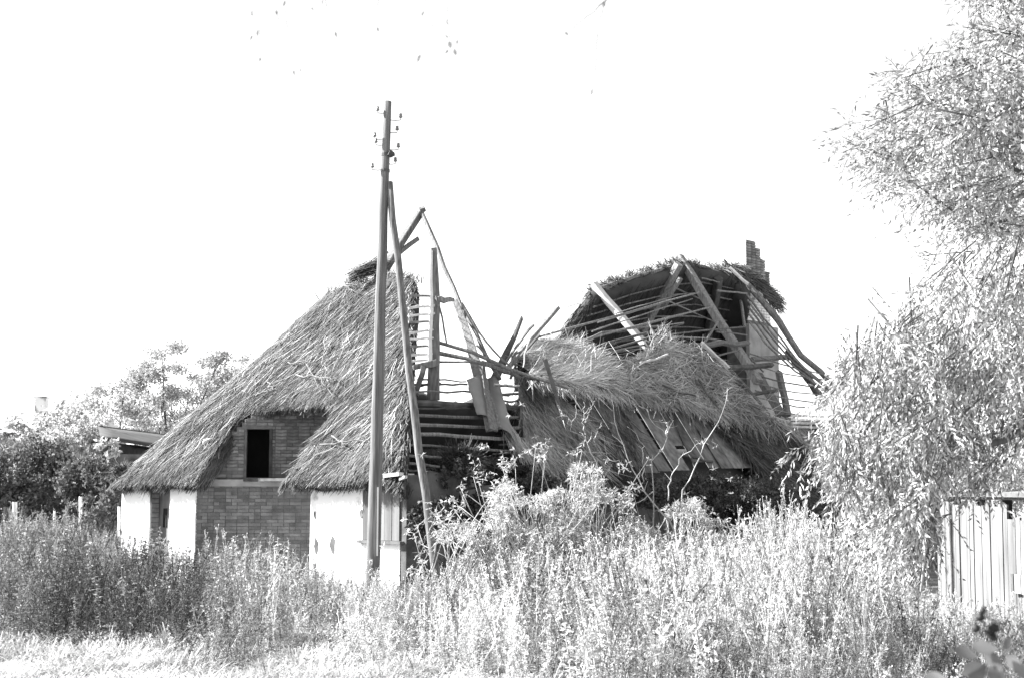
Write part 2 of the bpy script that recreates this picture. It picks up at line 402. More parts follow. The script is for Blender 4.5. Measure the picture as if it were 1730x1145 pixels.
# projecting ledge, hatch sill, dark strip along the hatch's right side
MB().box(BA+BD*0.0+ZU*(xs_ledge-0.05), BD*BL, BNn*0.06, ZU*0.12).build('brick_ledge', M['old_plaster'], house)
MB().box(BA+BD*wx0+ZU*(wz0-0.07), BD*(wx1-wx0+0.12), BNn*0.06, ZU*0.055).build('hatch_sill', M['wood'], house)
hf = MB(); hf.box(BA+BD*(wx1)+ZU*wz0, BD*0.05, BNn*0.02, ZU*(wz1-wz0)); hf.build('hatch_side_strip', M['wood_dk'], house)
MB().box(BA+BD*(wx0-.2)+ZU*(wz0-.1)-BNn*0.62, BD*(wx1-wx0+.6), -BNn*0.02, ZU*(wz1-wz0+.3)).build('hatch_dark_sheet', M['black'], house)  # black sheet paints the darkness inside the hatch

# ---- thatched hip end
NP = [(p := hip(px, py)) is not None and wt(p) for px, py in ((335, 812), (480, 816), (574, 690), (421, 684))]
(nw0, nt0), (nw1, nt1), (nw2, nt2), (nw3, nt3) = NP     # notch corners: bottom-left, bottom-right, top-right, top-left (w falls to the right)
NT = 0.5*(nt2+nt3)
def notch_l(t): k = (t-nt0)/(nt3-nt0); return nw0+(nw3-nw0)*k
def notch_r(t): k = (t-nt1)/(nt2-nt1); return nw1+(nw2-nw1)*k
def in_notch(w, t, pad=0.0): return t < NT-pad and notch_r(t)+pad < w < notch_l(t)-pad
SL = 4.15
def s_of(t): return (t+0.2)/SL
def wl(t): return 7.86 - 3.70*s_of(t)                   # left hip
def wr(t): return -0.22 + 4.22*s_of(t)                  # right hip
def s_top(w): return 0.70 + 0.035*mnoise.noise(Vector((w*2.1, 3.3, 0))) + 0.02*mnoise.noise(Vector((w*7, 1, 0)))
def hip_pt(w, t):
    z = EAVE + (t+0.2)*KH
    e = min(abs(w-wl(t)), abs(w-wr(t)))
    z += 0.05*mnoise.noise(Vector((w*0.9, t*0.9, 0))) + 0.02*mnoise.noise(Vector((w*3, t*2, 4)))
    z -= 0.12*max(0, 1-e/0.5)**2                          # rounded hips
    nb_ = max(0, 1-abs(w-(nw2+nw3)/2)/1.5)*math.exp(-((t-NT)/0.7)**2) if t > NT-0.4 else 0
    z += 0.05*nb_                                         # swept up over the opening
    return H(w, t, z)
cw, ct = 0.09, 0.09
Wn = int(8.6/cw); Tn = int(3.3/ct); Vv, Ff, vid = [], [], {}
def hv(i, j):
    if (i, j) in vid: return vid[(i, j)]
    t = -0.22 + j*ct; w = -0.3 + i*cw
    w = min(max(w, wr(t)), wl(t))
    if in_notch(w, t):
        dl, drr, dtt = abs(notch_l(t)-w), abs(w-notch_r(t)), abs(NT-t)
        if dtt <= min(dl, drr): t = NT
        elif dl < drr: w = notch_l(t)
        else: w = notch_r(t)
    vid[(i, j)] = len(Vv); Vv.append(hip_pt(w, t)); return vid[(i, j)]
for j in range(Tn):
    for i in range(Wn):
        w = -0.3+(i+.5)*cw; t = -0.22+(j+.5)*ct
        if w < wr(t)-cw or w > wl(t)+cw or s_of(t) > s_top(w) or in_notch(w, t): continue
        q = [hv(i, j), hv(i+1, j), hv(i+1, j+1), hv(i, j+1)]
        q = [x for k, x in enumerate(q) if x not in q[:k]]
        if len(q) > 2: Ff.append(tuple(reversed(q)))
th_o = MB().add(Vv, Ff).build('thatch_roof', M['thatch'], house, smooth=True)
md = th_o.modifiers.new('thickness', 'SOLIDIFY'); md.thickness = 0.21; md.offset = -1
# the reed itself
down = unit(-HU - ZU*KH)
def hip_strands(n, m, name, Lr, Wr, lift, spread):
    P, D, L, Wd, Nn = [], [], [], [], []
    while len(P) < n:
        t = rng.uniform(-0.2, 3.0); w = rng.uniform(-0.2, 8.2)
        if w < wr(t) or w > wl(t) or s_of(t) > s_top(w) or in_notch(w, t, -0.02): continue
        p = hip_pt(w, t) + N_HIP*rng.uniform(-0.01, 0.05)
        sw = 0.35*mnoise.noise(Vector((w*0.8, t*0.8, 9))) + 0.12*(4-w)/4*0.3
        d = down + HV*(sw + rng.normal(0, spread)) + N_HIP*(lift+rng.normal(0, lift))
        l = rng.uniform(*Lr)
        # do not hang over the opening or the eaves
        q = p + d*l; qw, qt = wt(q)
        if qt < -0.30 - 0.07*mnoise.noise(Vector((qw*5, 0, 2))): l *= 0.35
        if in_notch(qw, qt, 0.10): l *= 0.4
        P.append(p); D.append(unit(d)); L.append(l); Wd.append(rng.uniform(*Wr)); Nn.append(unit(N_HIP+rng.normal(0, .25, 3)))
    return strips(name, P, D, L, Wd, Nn, m, house, bend=0.16)
hip_strands(46000, M['straw'], 'thatch_reed', (0.20, 0.5), (0.006, 0.011), 0.03, 0.10)
hip_strands(3600, M['straw_pale'], 'loose_reed', (0.25, 0.7), (0.005, 0.010), 0.10, 0.28)
hip_strands(4500, M['straw_dk'], 'dark_reed', (0.2, 0.45), (0.007, 0.014), 0.02, 0.10)
# eaves and opening fringes in ragged bunches
P, D, L, Wd, Nn = [], [], [], [], []
def bunch(p, d, n, l, sp, wd=(0.010, 0.02), nn=N_HIP, r=0.03):
    for _ in range(n):
        P.append(p + rng.normal(0, r, 3)); D.append(unit(d + rng.normal(0, sp, 3))); L.append(l*rng.uniform(.6, 1.15)); Wd.append(rng.uniform(*wd)); Nn.append(unit(nn+rng.normal(0, .3, 3)))
fr_d = unit(-HU*0.75 - ZU*1.05)
w = -0.2
while w < wl(-.15)-.04:
    w += rng.uniform(0.05, 0.11)
    if notch_r(nt1) < w < notch_l(nt0): continue
    l = 0.16 + 0.14*abs(mnoise.noise(Vector((w*5, 0, 0))))*rng.uniform(.4, 1.3)
    dd = unit(fr_d + HV*rng.normal(0, .12))
    for dep in (0.0, 0.07, 0.16): bunch(hip_pt(w, -0.15) - N_HIP*dep, dd, 15, l, 0.05, r=.022)
f = 0.0
while f < 1.0:
    f += rng.uniform(.018, .045); w = notch_r(NT)+(notch_l(NT)-notch_r(NT))*f
    l = 0.17 + 0.18*abs(mnoise.noise(Vector((w*7, 5, 0))))*rng.uniform(.4, 1.3)
    dd = unit(-HU*0.6-ZU*1.25 + HV*rng.normal(0, .12))
    for dep in (0.0, 0.06, 0.14): bunch(hip_pt(w, NT+0.07) - N_HIP*dep, dd, 15, l, 0.06, r=.022)
for k in range(110):                                   # right lip of the opening
    t = rng.uniform(nt1, NT); w = notch_r(t)-0.03
    bunch(hip_pt(w, t), unit(down+HV*0.02), 6, 0.2, 0.08)
for k in range(170):                                   # torn upper and right edge
    t = rng.uniform(0.0, 2.7); bunch(hip_pt(wr(t)+0.05, t), unit(down - HV*0.35), 6, 0.4, 0.22)
for k in range(120):
    w = rng.uniform(wr(2.6), wl(2.6)); t = s_top(w)*SL-0.2
    bunch(hip_pt(w, t), unit(-down + HV*rng.normal(0, .5)+N_HIP*.1), 5, 0.18, 0.25)
for k in range(420):                                   # reed ends in the cut cheek of the opening
    t = rng.uniform(-0.15, NT); bunch(hip_pt(notch_l(t)-0.01, t) - N_HIP*rng.uniform(0, .2), unit(down - HV*.12), 3, 0.22, 0.10, (.008, .016), -HV, .02)
strips('thatch_fringe', P, D, L, Wd, Nn, M['straw'], house, bend=0.12)
# untidy lump hanging at the far eaves corner
P, D, L, Wd, Nn = [], [], [], [], []
for k in range(60): bunch(at(203+rng.normal(0, 5), 797+rng.normal(0, 5), 26.3), unit(rng.normal(0, 1, 3)), 5, 0.22, 0.5)
strips('thatch_tuft', P, D, L, Wd, Nn, M['straw'], house)
# broken ridge turf near the top of the hip
P, D, L, Wd, Nn = [], [], [], [], []
for k in range(110):
    f = rng.uniform(0, 1); bunch(at(588+f*52+rng.normal(0, 3), 470-f*22+rng.normal(0, 5), 25.6), unit(np.array([1.0, 0.1, 0.42])+rng.normal(0, .16, 3)), 6, 0.32, 0.1, (0.008, 0.016))
strips('ridge_turf', P, D, L, Wd, Nn, M['straw'], house)

# ---- long side: low loam wall, corner stuff, attic floor
def side_top(t): return 1.95 + 0.18*mnoise.noise(Vector((t*0.9, 0, 0)))
lw = MB(); K = 260
lw.box(H(-0.03, 0.012, 0), HV*0.128, HU*0.275, ZU*2.0)
for k in range(K):
    t0, t1 = 0.29+17.0*k/K, 0.29+17.0*(k+1)/K
    lw.box(H(0.02+0.02*mnoise.noise(Vector((t0, 2, 0))), t0, 0), HU*(t1-t0), HV*0.25, ZU*side_top(t0))
lw.build('side_wall', M['loam'], house)
MB().box(H(0.4, 0.6, 1.93), HV*7.2, HU*16.6, ZU*0.05).build('attic_floor', M['wood_dk'], house)

# ---- far roof slope: low strip in the gap, full height under the surviving ridge
def ridge_z(t): return RIDGE - 0.95*max(0, (12-t)/3.0) if t < 12 else RIDGE
def far_pt(u, v):                                       # u along ridge, v from ridge to far eaves
    t = 8.9 + (5.1+3.6*v)*u; zt = ridge_z(t) - 0.02 + 0.08*mnoise.noise(Vector((t*3, 0, 7))); wt_ = 4.0 + (RIDGE-zt)/KS*0.0
    w = 4.0 + 4.2*v; z = zt + (EAVE-0.2-zt)*v + 0.05*mnoise.noise(Vector((t*1.5, w*1.5, 0)))
    return H(w, t, z)
sheet('far_thatch', far_pt, 26, 22, M['straw_dk'], house, thick=0.26)
def farlow_pt(u, v):
    t = 2.6 + 6.4*u; zt = 3.75 + 0.2*mnoise.noise(Vector((t*0.9, 0, 1))) + 0.10*mnoise.noise(Vector((t*4, 0, 1)))
    w = 8-(zt-EAVE)/KS; ww = w + (8.2-w)*v; return H(ww, t, zt+(EAVE-0.2-zt)*v)
sheet('far_thatch', farlow_pt, 40, 8, M['straw_dk'], house, thick=0.26)
fq = [fhip(1231, 452), fhip(1268, 492), fhip(1258, 720), fhip(1150, 720)]
sheet('far_hip_thatch', lambda u, v: lerp2(fq, u, v) + N_FHIP*0.06*mnoise.noise(Vector((u*5, v*8, 0))), 10, 14, M['straw_dk'], house, thick=0.22)
# ridge tufts along the surviving ridge
P, D, L, Wd, Nn = [], [], [], [], []
for k in range(280):
    t = rng.uniform(9.0, 14.0)
    if 12.9 < t < 13.5 and rng.rand() < .8: continue
    hgt = 0.0+0.12*abs(mnoise.noise(Vector((t*2.3, 0, 0))))
    bunch(H(4+rng.normal(.1, .12), t, ridge_z(t)+rng.uniform(-.05, hgt)), unit(rng.normal(0, 1, 3)+np.array([0, 0, .2])), 7, 0.17, 0.45, (0.009, 0.02))
strips('ridge_turf', P, D, L, Wd, Nn, M['straw_dk'], house)
P, D, L, Wd, Nn = [], [], [], [], []
for k in range(150):                                    # thatch scrap left on the far hip, ragged lower end
    f = rng.uniform(0, 1)**0.8; px = 1222+f*88; py = 446+f*f*66+rng.normal(0, 5)
    bunch(near(px, py, 0.1), unit(unit(near(1310, 520)-near(1240, 455))+rng.normal(0, .25, 3)), 8, 0.40, 0.12, (0.010, 0.02))
strips('hip_thatch_scrap', P, D, L, Wd, Nn, M['straw'], house)
framed(1233, 452, 1264, 480, near, .10, .05, M['wood_pale'], .25, name='split_board')

P, D, L, Wd, Nn = [], [], [], [], []
dn_far = unit(HV*1.0 - ZU*KS)
for k in range(3800):
    u_, v_ = rng.uniform(0, 1), rng.uniform(0, .95); P.append(far_pt(u_, v_) - N_FAR*rng.uniform(.265, .30)); D.append(unit(dn_far + HU*rng.normal(0, .12))); L.append(rng.uniform(.2, .5)); Wd.append(rng.uniform(.008, .016)); Nn.append(unit(-N_FAR+rng.normal(0, .5, 3)))
for k in range(700):
    v_ = rng.uniform(0, .9); P.append(far_pt(0, v_) - N_FAR*rng.uniform(-.03, .28) - HU*rng.uniform(0, .06)); D.append(unit(dn_far + rng.normal(0, .25, 3))); L.append(rng.uniform(.15, .4)); Wd.append(rng.uniform(.008, .016)); Nn.append(unit(rng.normal(0, 1, 3)))
strips('far_thatch_reed', P, D, L, Wd, Nn, M['straw_dk'], house)
# far slope inner laths and rafters
for k in range(17):
    v = 0.04+0.045*k
    for a0, a1 in ((0.0, 1.0),):
        pts = [far_pt(a0+(a1-a0)*q, v) - N_FAR*0.30 for q in (0, .33, .66, 1)]
        pole('lath', pts, 0.022, 0.018, M['wood'], house, n=5, seg=5)
framed(1004, 484, 950, 562, far, 0.10, 0.10, M['wood'], -0.38)
framed(1004, 490, 974, 578, far, 0.22, 0.14, M['wood'], -0.42)
framed(1147, 446, 1082, 566, far, 0.19, 0.15, M['wood'], -0.40)
framed(1150, 470, 1118, 522, far, 0.09, 0.09, M['wood'], -0.7)
framed(1214, 470, 1190, 600, far, 0.17, 0.15, M['wood_dk'], -0.40)
timber('ridge_beam', [H(4, 9.0, ridge_z(9)-.06), H(4, 10.5, ridge_z(10.5)-.08), H(4, 12, ridge_z(12)-.06)], 0.09, 0.11, M['wood'], house, HV)
timber('ridge_beam', [H(4, 12, ridge_z(12)-.05), H(4, 13, RIDGE-0.03), H(4, 14, RIDGE-.1)], 0.05, 0.05, M['wood'], house, HV)
# near slope rafters that still stand
framed(1148, 434, 1281, 645, near, (0.17, 0.22), 0.16, M['wood'], 0.0, seg=7)
framed(1003, 480, 1097, 590, near, (0.16, 0.15), 0.14, M['wood_pale'], -0.55, seg=6, label='rafter coloured pale for the sun on it')  # pale timber colour paints the sunlight on this rafter
framed(1245, 478, 1258, 552, near, 0.06, 0.05, M['wood'], -0.35)
def nlath(pts, r=0.02, m='wood', off=0.05, n=6, name='lath', seg=7):
    return pole(name, [near(x, y, off) for x, y in pts], r, r*.85, M[m], house, n=n, seg=seg)
for pts, r in (([(903, 571), (1039, 534), (1182, 494)], .022), ([(976, 577), (1092, 546), (1199, 519)], .022), ([(955, 590), (1020, 560), (1155, 545)], .02),
               ([(993, 596), (1060, 572), (1155, 547)], .018), ([(1023, 592), (1112, 566), (1262, 552)], .022), ([(1010, 600), (1090, 580), (1200, 590)], .02),
               ([(1112, 566), (1200, 572), (1262, 582)], .02), ([(1135, 484), (1200, 512)], .018), ([(1120, 505), (1210, 545)], .018),
               ([(1185, 470), (1215, 477)], .02), ([(1212, 491), (1262, 496)], .024), ([(1188, 582), (1215, 540)], .03),
               ([(1000, 560), (1080, 534), (1170, 505)], .016), ([(950, 602), (1040, 574), (1120, 556)], .018), ([(1010, 545), (1120, 512)], .014), ([(1210, 560), (1262, 566)], .02), ([(1040, 530), (1150, 497)], .014), ([(1060, 556), (1160, 530)], .014), ([(1205, 602), (1250, 590), (1290, 628)], .022)):
    nlath(pts, r, off=-0.25 if r < .02 else 0.06)
framed(1170, 584, 1264, 579, near, 0.10, 0.09, M['wood'], 0.12, name='beam')
framed(1226, 622, 1304, 616, near, 0.09, 0.1, M['wood_dk'], 0.12, name='beam')
framed(1184, 578, 1236, 628, near, 0.08, 0.07, M['wood_pale'], 0.2, name='batten')
nlath([(1232, 622), (1260, 652), (1300, 700)], .035, 'wood_dk', 0.25)
# right-hand skeleton
def crooked(pts, r0, r1, m, off, name='rafter'): return pole(name, [near(x, y, off) for x, y in pts], r0, r1, M[m], house, n=8, seg=9, wob=0.015)
crooked([(1234, 452), (1280, 503), (1319, 546), (1345, 590), (1402, 645), (1440, 690)], .085, .07, 'wood', -0.05, 'hip_rafter')
crooked([(1330, 592), (1360, 634), (1396, 682)], .07, .09, 'wood', 0.0)
for k, dy in enumerate((0, 9, 20, 32, 46)):
    crooked([(1262+k*1, 498+dy), (1300, 548+dy*.9), (1345, 607+dy*.5), (1400, 654+dy*.22)], .024, .02, 'wood', 0.10, 'lath')
for k, (y0, y1) in enumerate(((601, 634), (620, 642), (636, 656), (650, 668), (663, 682), (674, 692), (688, 705))):
    nlath([(1268+k*2, y0-4), (1335, (y0+y1)/2+2), (1402, y1)], .017, 'wood', 0.05)
framed(1270, 607, 1336, 604, near, 0.10, 0.09, M['wood'], -0.1, name='beam')
framed(1316, 629, 1335, 715, near, 0.13, 0.12, M['wood'], -0.2, name='post')
framed(1281, 632, 1322, 704, near, 0.20, 0.14, M['wood'], -0.3, name='brace')
framed(1272, 666, 1312, 659, near, 0.06, 0.06, M['wood_dk'], 0.1, name='beam')
for y in (700, 706, 712, 718): nlath([(1338, y+2), (1405, y+4)], .03, 'wood_pale', 0.2)

# ---- chimney
cb = H(3.98, 14.72, 0); cd = 0.62; cwid = 1.0
zt_c = at(1268, 402, cb[1])[2]
chim = MB().box(cb, HU*cwid, HV*cd, ZU*5.9).box(cb+HU*0.012+HV*.012+ZU*5.9, HU*(cwid-.03), HV*(cd-.024), ZU*(zt_c-5.9)*.58).box(cb+HU*0.012+HV*.012+ZU*(5.9+(zt_c-5.9)*.58), HU*(cwid*.70), HV*(cd-.024), ZU*(zt_c-5.9)*.20).box(cb+HU*0.012+HV*.012+ZU*(5.9+(zt_c-5.9)*.80), HU*(cwid*.37), HV*(cd-.024), ZU*(zt_c-5.9)*.18).build('chimney', M['mortar'], house)
MB().box(cb-HU*0.10-HV*.11+ZU*1.9, HU*(cwid+.26), HV*0.1, ZU*3.9).build('chimney_breast', M['old_plaster'], chim)
z = 5.92; CHC = .068; rows = int((zt_c-5.9)/CHC)
hid = MB(); cface = [brick_mesh(0.192, 0.058) for _ in range(4)]
for me in cface: me.materials.append(M['shade_side_brick'])
cfw = [brick_mesh(0.19, 0.058) for _ in range(4)]
for me in cfw: me.materials.append(M['plaster'])
for r in range(rows):
    z = 5.9 + r*CHC; nbr = 5 if r < rows-10 else (4 if r < rows-6 else (3 if r < rows-2 else 2))
    for k in range(nbr):                               # face turned away from the sun, its shade painted in darker brick
        o_ = cb + HU*(0.005+0.2*k+random.uniform(-.006, .01)) + ZU*z + -HV*0.004
        if r > rows-19: place_brick(random.choice(cface), o_, HU, -HV, chim)
        else: hid.box(o_, HU*.19, HV*.04, ZU*.058)
    for k in range(3): hid.box(cb - HU*(0.004+random.uniform(0, .006)) + HV*(cd-0.005-0.205*k) + ZU*z, -HV*.19, HU*.04, ZU*.058)
hid.build('plain_brickwork', M['plaster'], chim, kind='stuff')  # white colour paints sunlight on the left face; hidden courses share it

# ---- collapsed middle: posts, broken rafters, laths
D0 = 26.2
timber('rafter', [at(640, 470, 25.6), at(710, 360, 26.5)], (0.17, 0.13), 0.12, M['wood'], house, HV)
timber('rafter', [at(640, 452, 25.8), at(672, 428, 26.0), at(707, 403, 26.3)], (0.16, 0.03), 0.08, M['wood'], house, HV)
for r in range(3):
    pole('lath', [at(596+r*6, 466-r*6, 25.9), at(640+r*8, 444-r*9, 26.0)], .025, .02, M['wood_dk'], house, n=5, seg=4)
pole('broken_rafter', [at(712, 358, 26.5), at(745, 432, 25.6), at(782, 522, 24.8), at(815, 588, 24.2), at(845, 640, 23.8)], .045, .035, M['wood'], house, n=6, seg=9, wob=.012)
MB().tube(resample([at(709, 356, 26.5), at(718, 352, 26.5)], 3), .07, 6, jitter=.3).build('rafter_peg', M['wood'], house)
timber('rafter', [at(768, 508, 24.6), at(788, 560, 24.2), at(812, 640, 23.6), at(834, 725, 22.9)], (0.10, 0.26), 0.06, M['wood'], house, (1, 0, 0.2), seg=7)
timber('post', [at(733, 420, 23.3), at(736, 500, 23.3), at(732, 675, 23.2)], (0.10, 0.20), 0.15, M['wood'], house, (1, 0, 0), seg=7, wob=.014)
timber('post', [at(729, 424, 23.2), at(727, 620, 23.1)], (0.04, 0.07), 0.05, M['wood_pale'], house, (1, 0, 0), seg=5)
timber('stub_beam', [at(738, 508, 23.2), at(764, 507, 23.3)], (0.11, 0.06), 0.10, M['wood'], house, (0, 0, 1))
timber('stub_beam', [at(696, 622, 22.9), at(737, 612, 23.1)], (0.07, 0.12), 0.10, M['wood'], house, (0, 0, 1))
timber('brace', [at(716, 618, 22.9), at(702, 668, 22.7)], 0.08, 0.08, M['wood_dk'], house, (1, 0, 0))
for k, (y, dy) in enumerate(((500, -3), (516, 2), (530, 1), (543, -2), (557, 3), (571, -1), (584, -2), (597, 0), (606, 2))):
    pole('lath', [at(690, y+dy+3, 22.9), at(734, y, 23.2)], .022, .02, M['wood_pale' if k % 3 else 'wood'], house, n=5, seg=4)
def mid(pts, r, m='wood', D=23.4, dD=0.0, name='lath', n=6, seg=8):
    return pole(name, [at(x, y, D+dD*i) for i, (x, y) in enumerate(pts)], r, r*.8, M[m], house, n=n, seg=seg, wob=0.006)
mid([(730, 575), (798, 596), (836, 612), (861, 623), (930, 645), (960, 655)], .035, 'wood', 23.3)
mid([(729, 593), (798, 609), (824, 616), (862, 629)], .04, 'wood', 23.4)
mid([(736, 611), (798, 611), (852, 624)], .02, 'wood', 23.6)
mid([(780, 512), (809, 560), (836, 597), (862, 618)], .022, 'wood', 23.5)
mid([(805, 583), (832, 612)], .02)
mid([(737, 500), (748, 540), (755, 583)], .018, 'wood', 23.1)
mid([(815, 612), (850, 626), (876, 636), (880, 640)], .045, 'wood_dk', 23.6)
mid([(705, 641), (740, 641), (788, 644)], .016); mid([(700, 649), (790, 649)], .024, 'wood')
mid([(700, 655), (745, 646)], .012); mid([(835, 650), (878, 652)], .03, 'wood')
timber('rafter', [at(882, 537, 25), at(870, 568, 24.8), at(853, 604, 24.5), at(832, 648, 24.1)], (0.03, 0.14), 0.1, M['wood_dk'], house, (1, 0, .3))
timber('rafter', [at(942, 519, 25), at(900, 566, 24.7), at(858, 622, 24.2)], (0.10, 0.07), 0.07, M['wood'], house, (1, 0, .6))
mid([(902, 548), (868, 590), (850, 622)], .03, 'wood', 24.4)
mid([(912, 566), (880, 600), (862, 640)], .03, 'wood_dk', 24.2)
mid([(921, 607), (933, 645), (947, 690), (955, 715)], .035, 'wood_dk', 23.0)
mid([(897, 568), (886, 600), (884, 620)], .012, 'wood_pale', 24.0)
# near-slope laths over the black attic
for (x0, y0, x1, y1, r, m) in ((700, 662, 860, 668, .020, 'wood'), (702, 680, 890, 688, .055, 'wood_dk'), (705, 701, 885, 704, .030, 'wood'),
        (706, 717, 900, 722, .030, 'wood'), (704, 733, 905, 743, .034, 'wood'), (690, 751, 890, 764, .022, 'wood'),
        (690, 769, 745, 772, .022, 'wood'), (690, 782, 742, 788, .022, 'wood'), (690, 794, 735, 797, .018, 'wood_dk'),
        (833, 668, 884, 664, .028, 'wood'), (838, 676, 884, 676, .022, 'wood'), (700, 690, 800, 690, .018, 'wood_dk')):
    a, b = near(x0, y0, .02), near(x1, y1, .02)
    pole('lath', [a, (a+b)/2+ZU*rng.normal(0, .02), b], r, r*.9, M[m], house, n=6, seg=7, wob=.01)
mid([(725, 828), (760, 830), (800, 824), (815, 820)], .022, 'wood_dk', 21.8)
# two bent felt sheets hanging over the laths
def felt(cs, nu=8, nv=12, off=0.15, curl=0.10):
    c = [near(x, y, off) for x, y in cs]
    return sheet('roof_sheet', lambda u, v: lerp2(c, u, v) + N_NEAR*(curl*math.sin(u*3.0)+0.03*mnoise.noise(Vector((u*3, v*5, cs[0][0])))) + 0.02*mnoise.noise(Vector((v*6, 0, u*2+cs[0][0])))*HU*(1 if u in (0, 1) else 0), nu, nv, M['sheet'], house, thick=0.012)
felt([(788, 642), (822, 641), (836, 722), (806, 700)]); felt([(823, 640), (840, 643), (869, 748), (833, 722)])
timber('split_board', [near(816, 610, .3), near(822, 660, .3), near(834, 726, .3)], (0.05, 0.16), 0.03, M['wood'], house, HU)
P, D, L, Wd, Nn = [], [], [], [], []
for k in range(90):
    f = rng.uniform(0, 1); bunch(near(858+f*22+rng.normal(0, 4), 722+f*38, .12), unit(near(890, 775)-near(862, 725)), 4, .35, .12, (.008, .014), N_NEAR)
strips('straw_wisp', P, D, L, Wd, Nn, M['straw_pale'], house)

# hanging straw curtain, heap of slid thatch
def flow_strands(name, poly, n, m, dirf, Lr, Wr, off, spread, plane=near, nn=N_NEAR, lift=.08):
    xs = [p[0] for p in poly]; ys = [p[1] for p in poly]
    def inside(x, y):
        c = False; j = len(poly)-1
        for i in range(len(poly)):
            xi, yi = poly[i]; xj, yj = poly[j]
            if (yi > y) != (yj > y) and x < (xj-xi)*(y-yi)/(yj-yi)+xi: c = not c
            j = i
        return c
    P, D, L, Wd, Nn = [], [], [], [], []
    while len(P) < n:
        x, y = rng.uniform(min(xs), max(xs)), rng.uniform(min(ys), max(ys))
        if not inside(x, y): continue
        ang = dirf(x, y) + rng.normal(0, spread)
        p = plane(x, y, off(x, y)+rng.uniform(0, .05)); q = plane(x+math.cos(ang)*20, y+math.sin(ang)*20, off(x, y))
        P.append(p); D.append(unit(unit(q-p) + nn*rng.normal(lift, lift))); L.append(rng.uniform(*Lr)); Wd.append(rng.uniform(*Wr)); Nn.append(unit(nn+rng.normal(0, .7, 3)))
    return strips(name, P, D, L, Wd, Nn, m, house, bend=0.22)
heap_poly = [(872, 600), (905, 572), (960, 577), (1010, 601), (1060, 606), (1092, 590), (1108, 566), (1150, 578), (1190, 590), (1215, 620), (1250, 662), (1300, 702),
             (1330, 722), (1260, 706), (1200, 686), (1130, 676), (1070, 662), (1010, 646), (985, 650), (940, 640), (895, 634)]
def heap_off(x, y): return 0.22 + max(0, min(1, (1080-x)/120))*max(0, (y-585)/75)*.72 - 0.1*max(0, min(1, (1080-x)/120)) + max(0, min(1, (x-1080)/60))*max(0, (y-580)/120)*.10 + 0.16*mnoise.noise(Vector((x*.018, y*.022, 1))) + 0.08*mnoise.noise(Vector((x*.05, y*.06, 3)))
def heap_dir(x, y):
    b = 0.55 + 1.3*mnoise.noise(Vector((x*.018, y*.024, 5)))
    if x < 1010: b = 0.1+0.5*mnoise.noise(Vector((x*.02, y*.03, 5)))
    if x > 1150: b = 0.75 + 0.5*mnoise.noise(Vector((x*.02, y*.02, 6)))
    return b
def poly_sheet(name, poly, offf, m, plane, step=9, thick=0.2):
    xs = [p[0] for p in poly]; ys = [p[1] for p in poly]
    def inside(x, y):
        c = False; j = len(poly)-1
        for i in range(len(poly)):
            xi, yi = poly[i]; xj, yj = poly[j]
            if (yi > y) != (yj > y) and x < (xj-xi)*(y-yi)/(yj-yi)+xi: c = not c
            j = i
        return c
    x0, x1, y0, y1 = min(xs), max(xs), min(ys), max(ys); nu = int((x1-x0)/step)+1; nv = int((y1-y0)/step)+1
    return sheet(name, lambda u, v: plane(x0+(x1-x0)*u, y0+(y1-y0)*v, offf(x0+(x1-x0)*u, y0+(y1-y0)*v)), nu, nv, m, house, thick=-thick, keep=lambda u, v: inside(x0+(x1-x0)*u, y0+(y1-y0)*v))
poly_sheet('slid_thatch', heap_poly, lambda x, y: heap_off(x, y)-0.04, M['thatch'], near, thick=.12)
flow_strands('slid_thatch_reed', heap_poly, 10500, M['straw_pale'], heap_dir, (.25, .65), (.006, .011), heap_off, .24, lift=.015)
flow_strands('slid_thatch_dark', heap_poly, 1500, M['straw_dk'], heap_dir, (.2, .5), (.008, .014), heap_off, .2, lift=.01)
flow_strands('sunlit_tone_straw', [(890, 590), (905, 574), (960, 578), (1010, 602), (1035, 625), (1010, 648), (985, 650), (940, 640), (895, 634)], 2600, M['straw_white'], heap_dir, (.25, .7), (.008, .014), lambda x, y: heap_off(x, y)+.03, .3, lift=.04)  # whiter strands paint sunlight onto the left part of the heap
for (x0, y0, x1, y1) in ((935, 622, 990, 612), (1000, 640, 1060, 655), (1082, 612, 1128, 598), (1120, 650, 1175, 668), (1180, 640, 1215, 690), (905, 640, 962, 646)):
    nlath([(x0, y0), ((x0+x1)/2, (y0+y1)/2+3), (x1, y1)], .022, 'wood_pale' if x0 == 1082 else 'wood_dk', .42)
flow_strands('slid_thatch_wild', heap_poly, 1700, M['straw_pale'], heap_dir, (.3, .7), (.008, .013), lambda x, y: heap_off(x, y)+.03, 1.2, lift=.07)
tuft = [(1085, 612), (1100, 560), (1120, 556), (1145, 580), (1140, 615)]
flow_strands('thatch_spray', tuft, 210, M['straw_pale'], lambda x, y: -1.35+(x-1110)*.02, (.25, .55), (.007, .012), lambda x, y: .25, .35, lift=.08)
flow_strands('heap_edge_fringe', [(890, 640), (985, 652), (1070, 664), (1200, 684), (1200, 694), (1070, 674), (985, 662), (890, 644)], 700, M['straw_pale'], lambda x, y: 1.25, (.12, .32), (.009, .015), heap_off, .35)
curtain = [(872, 620), (900, 640), (940, 665), (990, 700), (1010, 780), (960, 770), (900, 770), (884, 730)]
poly_sheet('hanging_thatch', curtain, lambda x, y: -0.05+.08*mnoise.noise(Vector((x*.03, y*.03, 2))), M['thatch'], near, thick=.08)['kind'] = 'stuff'
flow_strands('hanging_straw', curtain, 3200, M['straw_pale'], lambda x, y: 1.25+.35*mnoise.noise(Vector((x*.02, y*.02, 8))), (.3, .8), (.008, .015), lambda x, y: 0.06, .2)
mid_poly = [(985, 690), (1060, 690), (1085, 790), (1040, 800), (980, 790)]
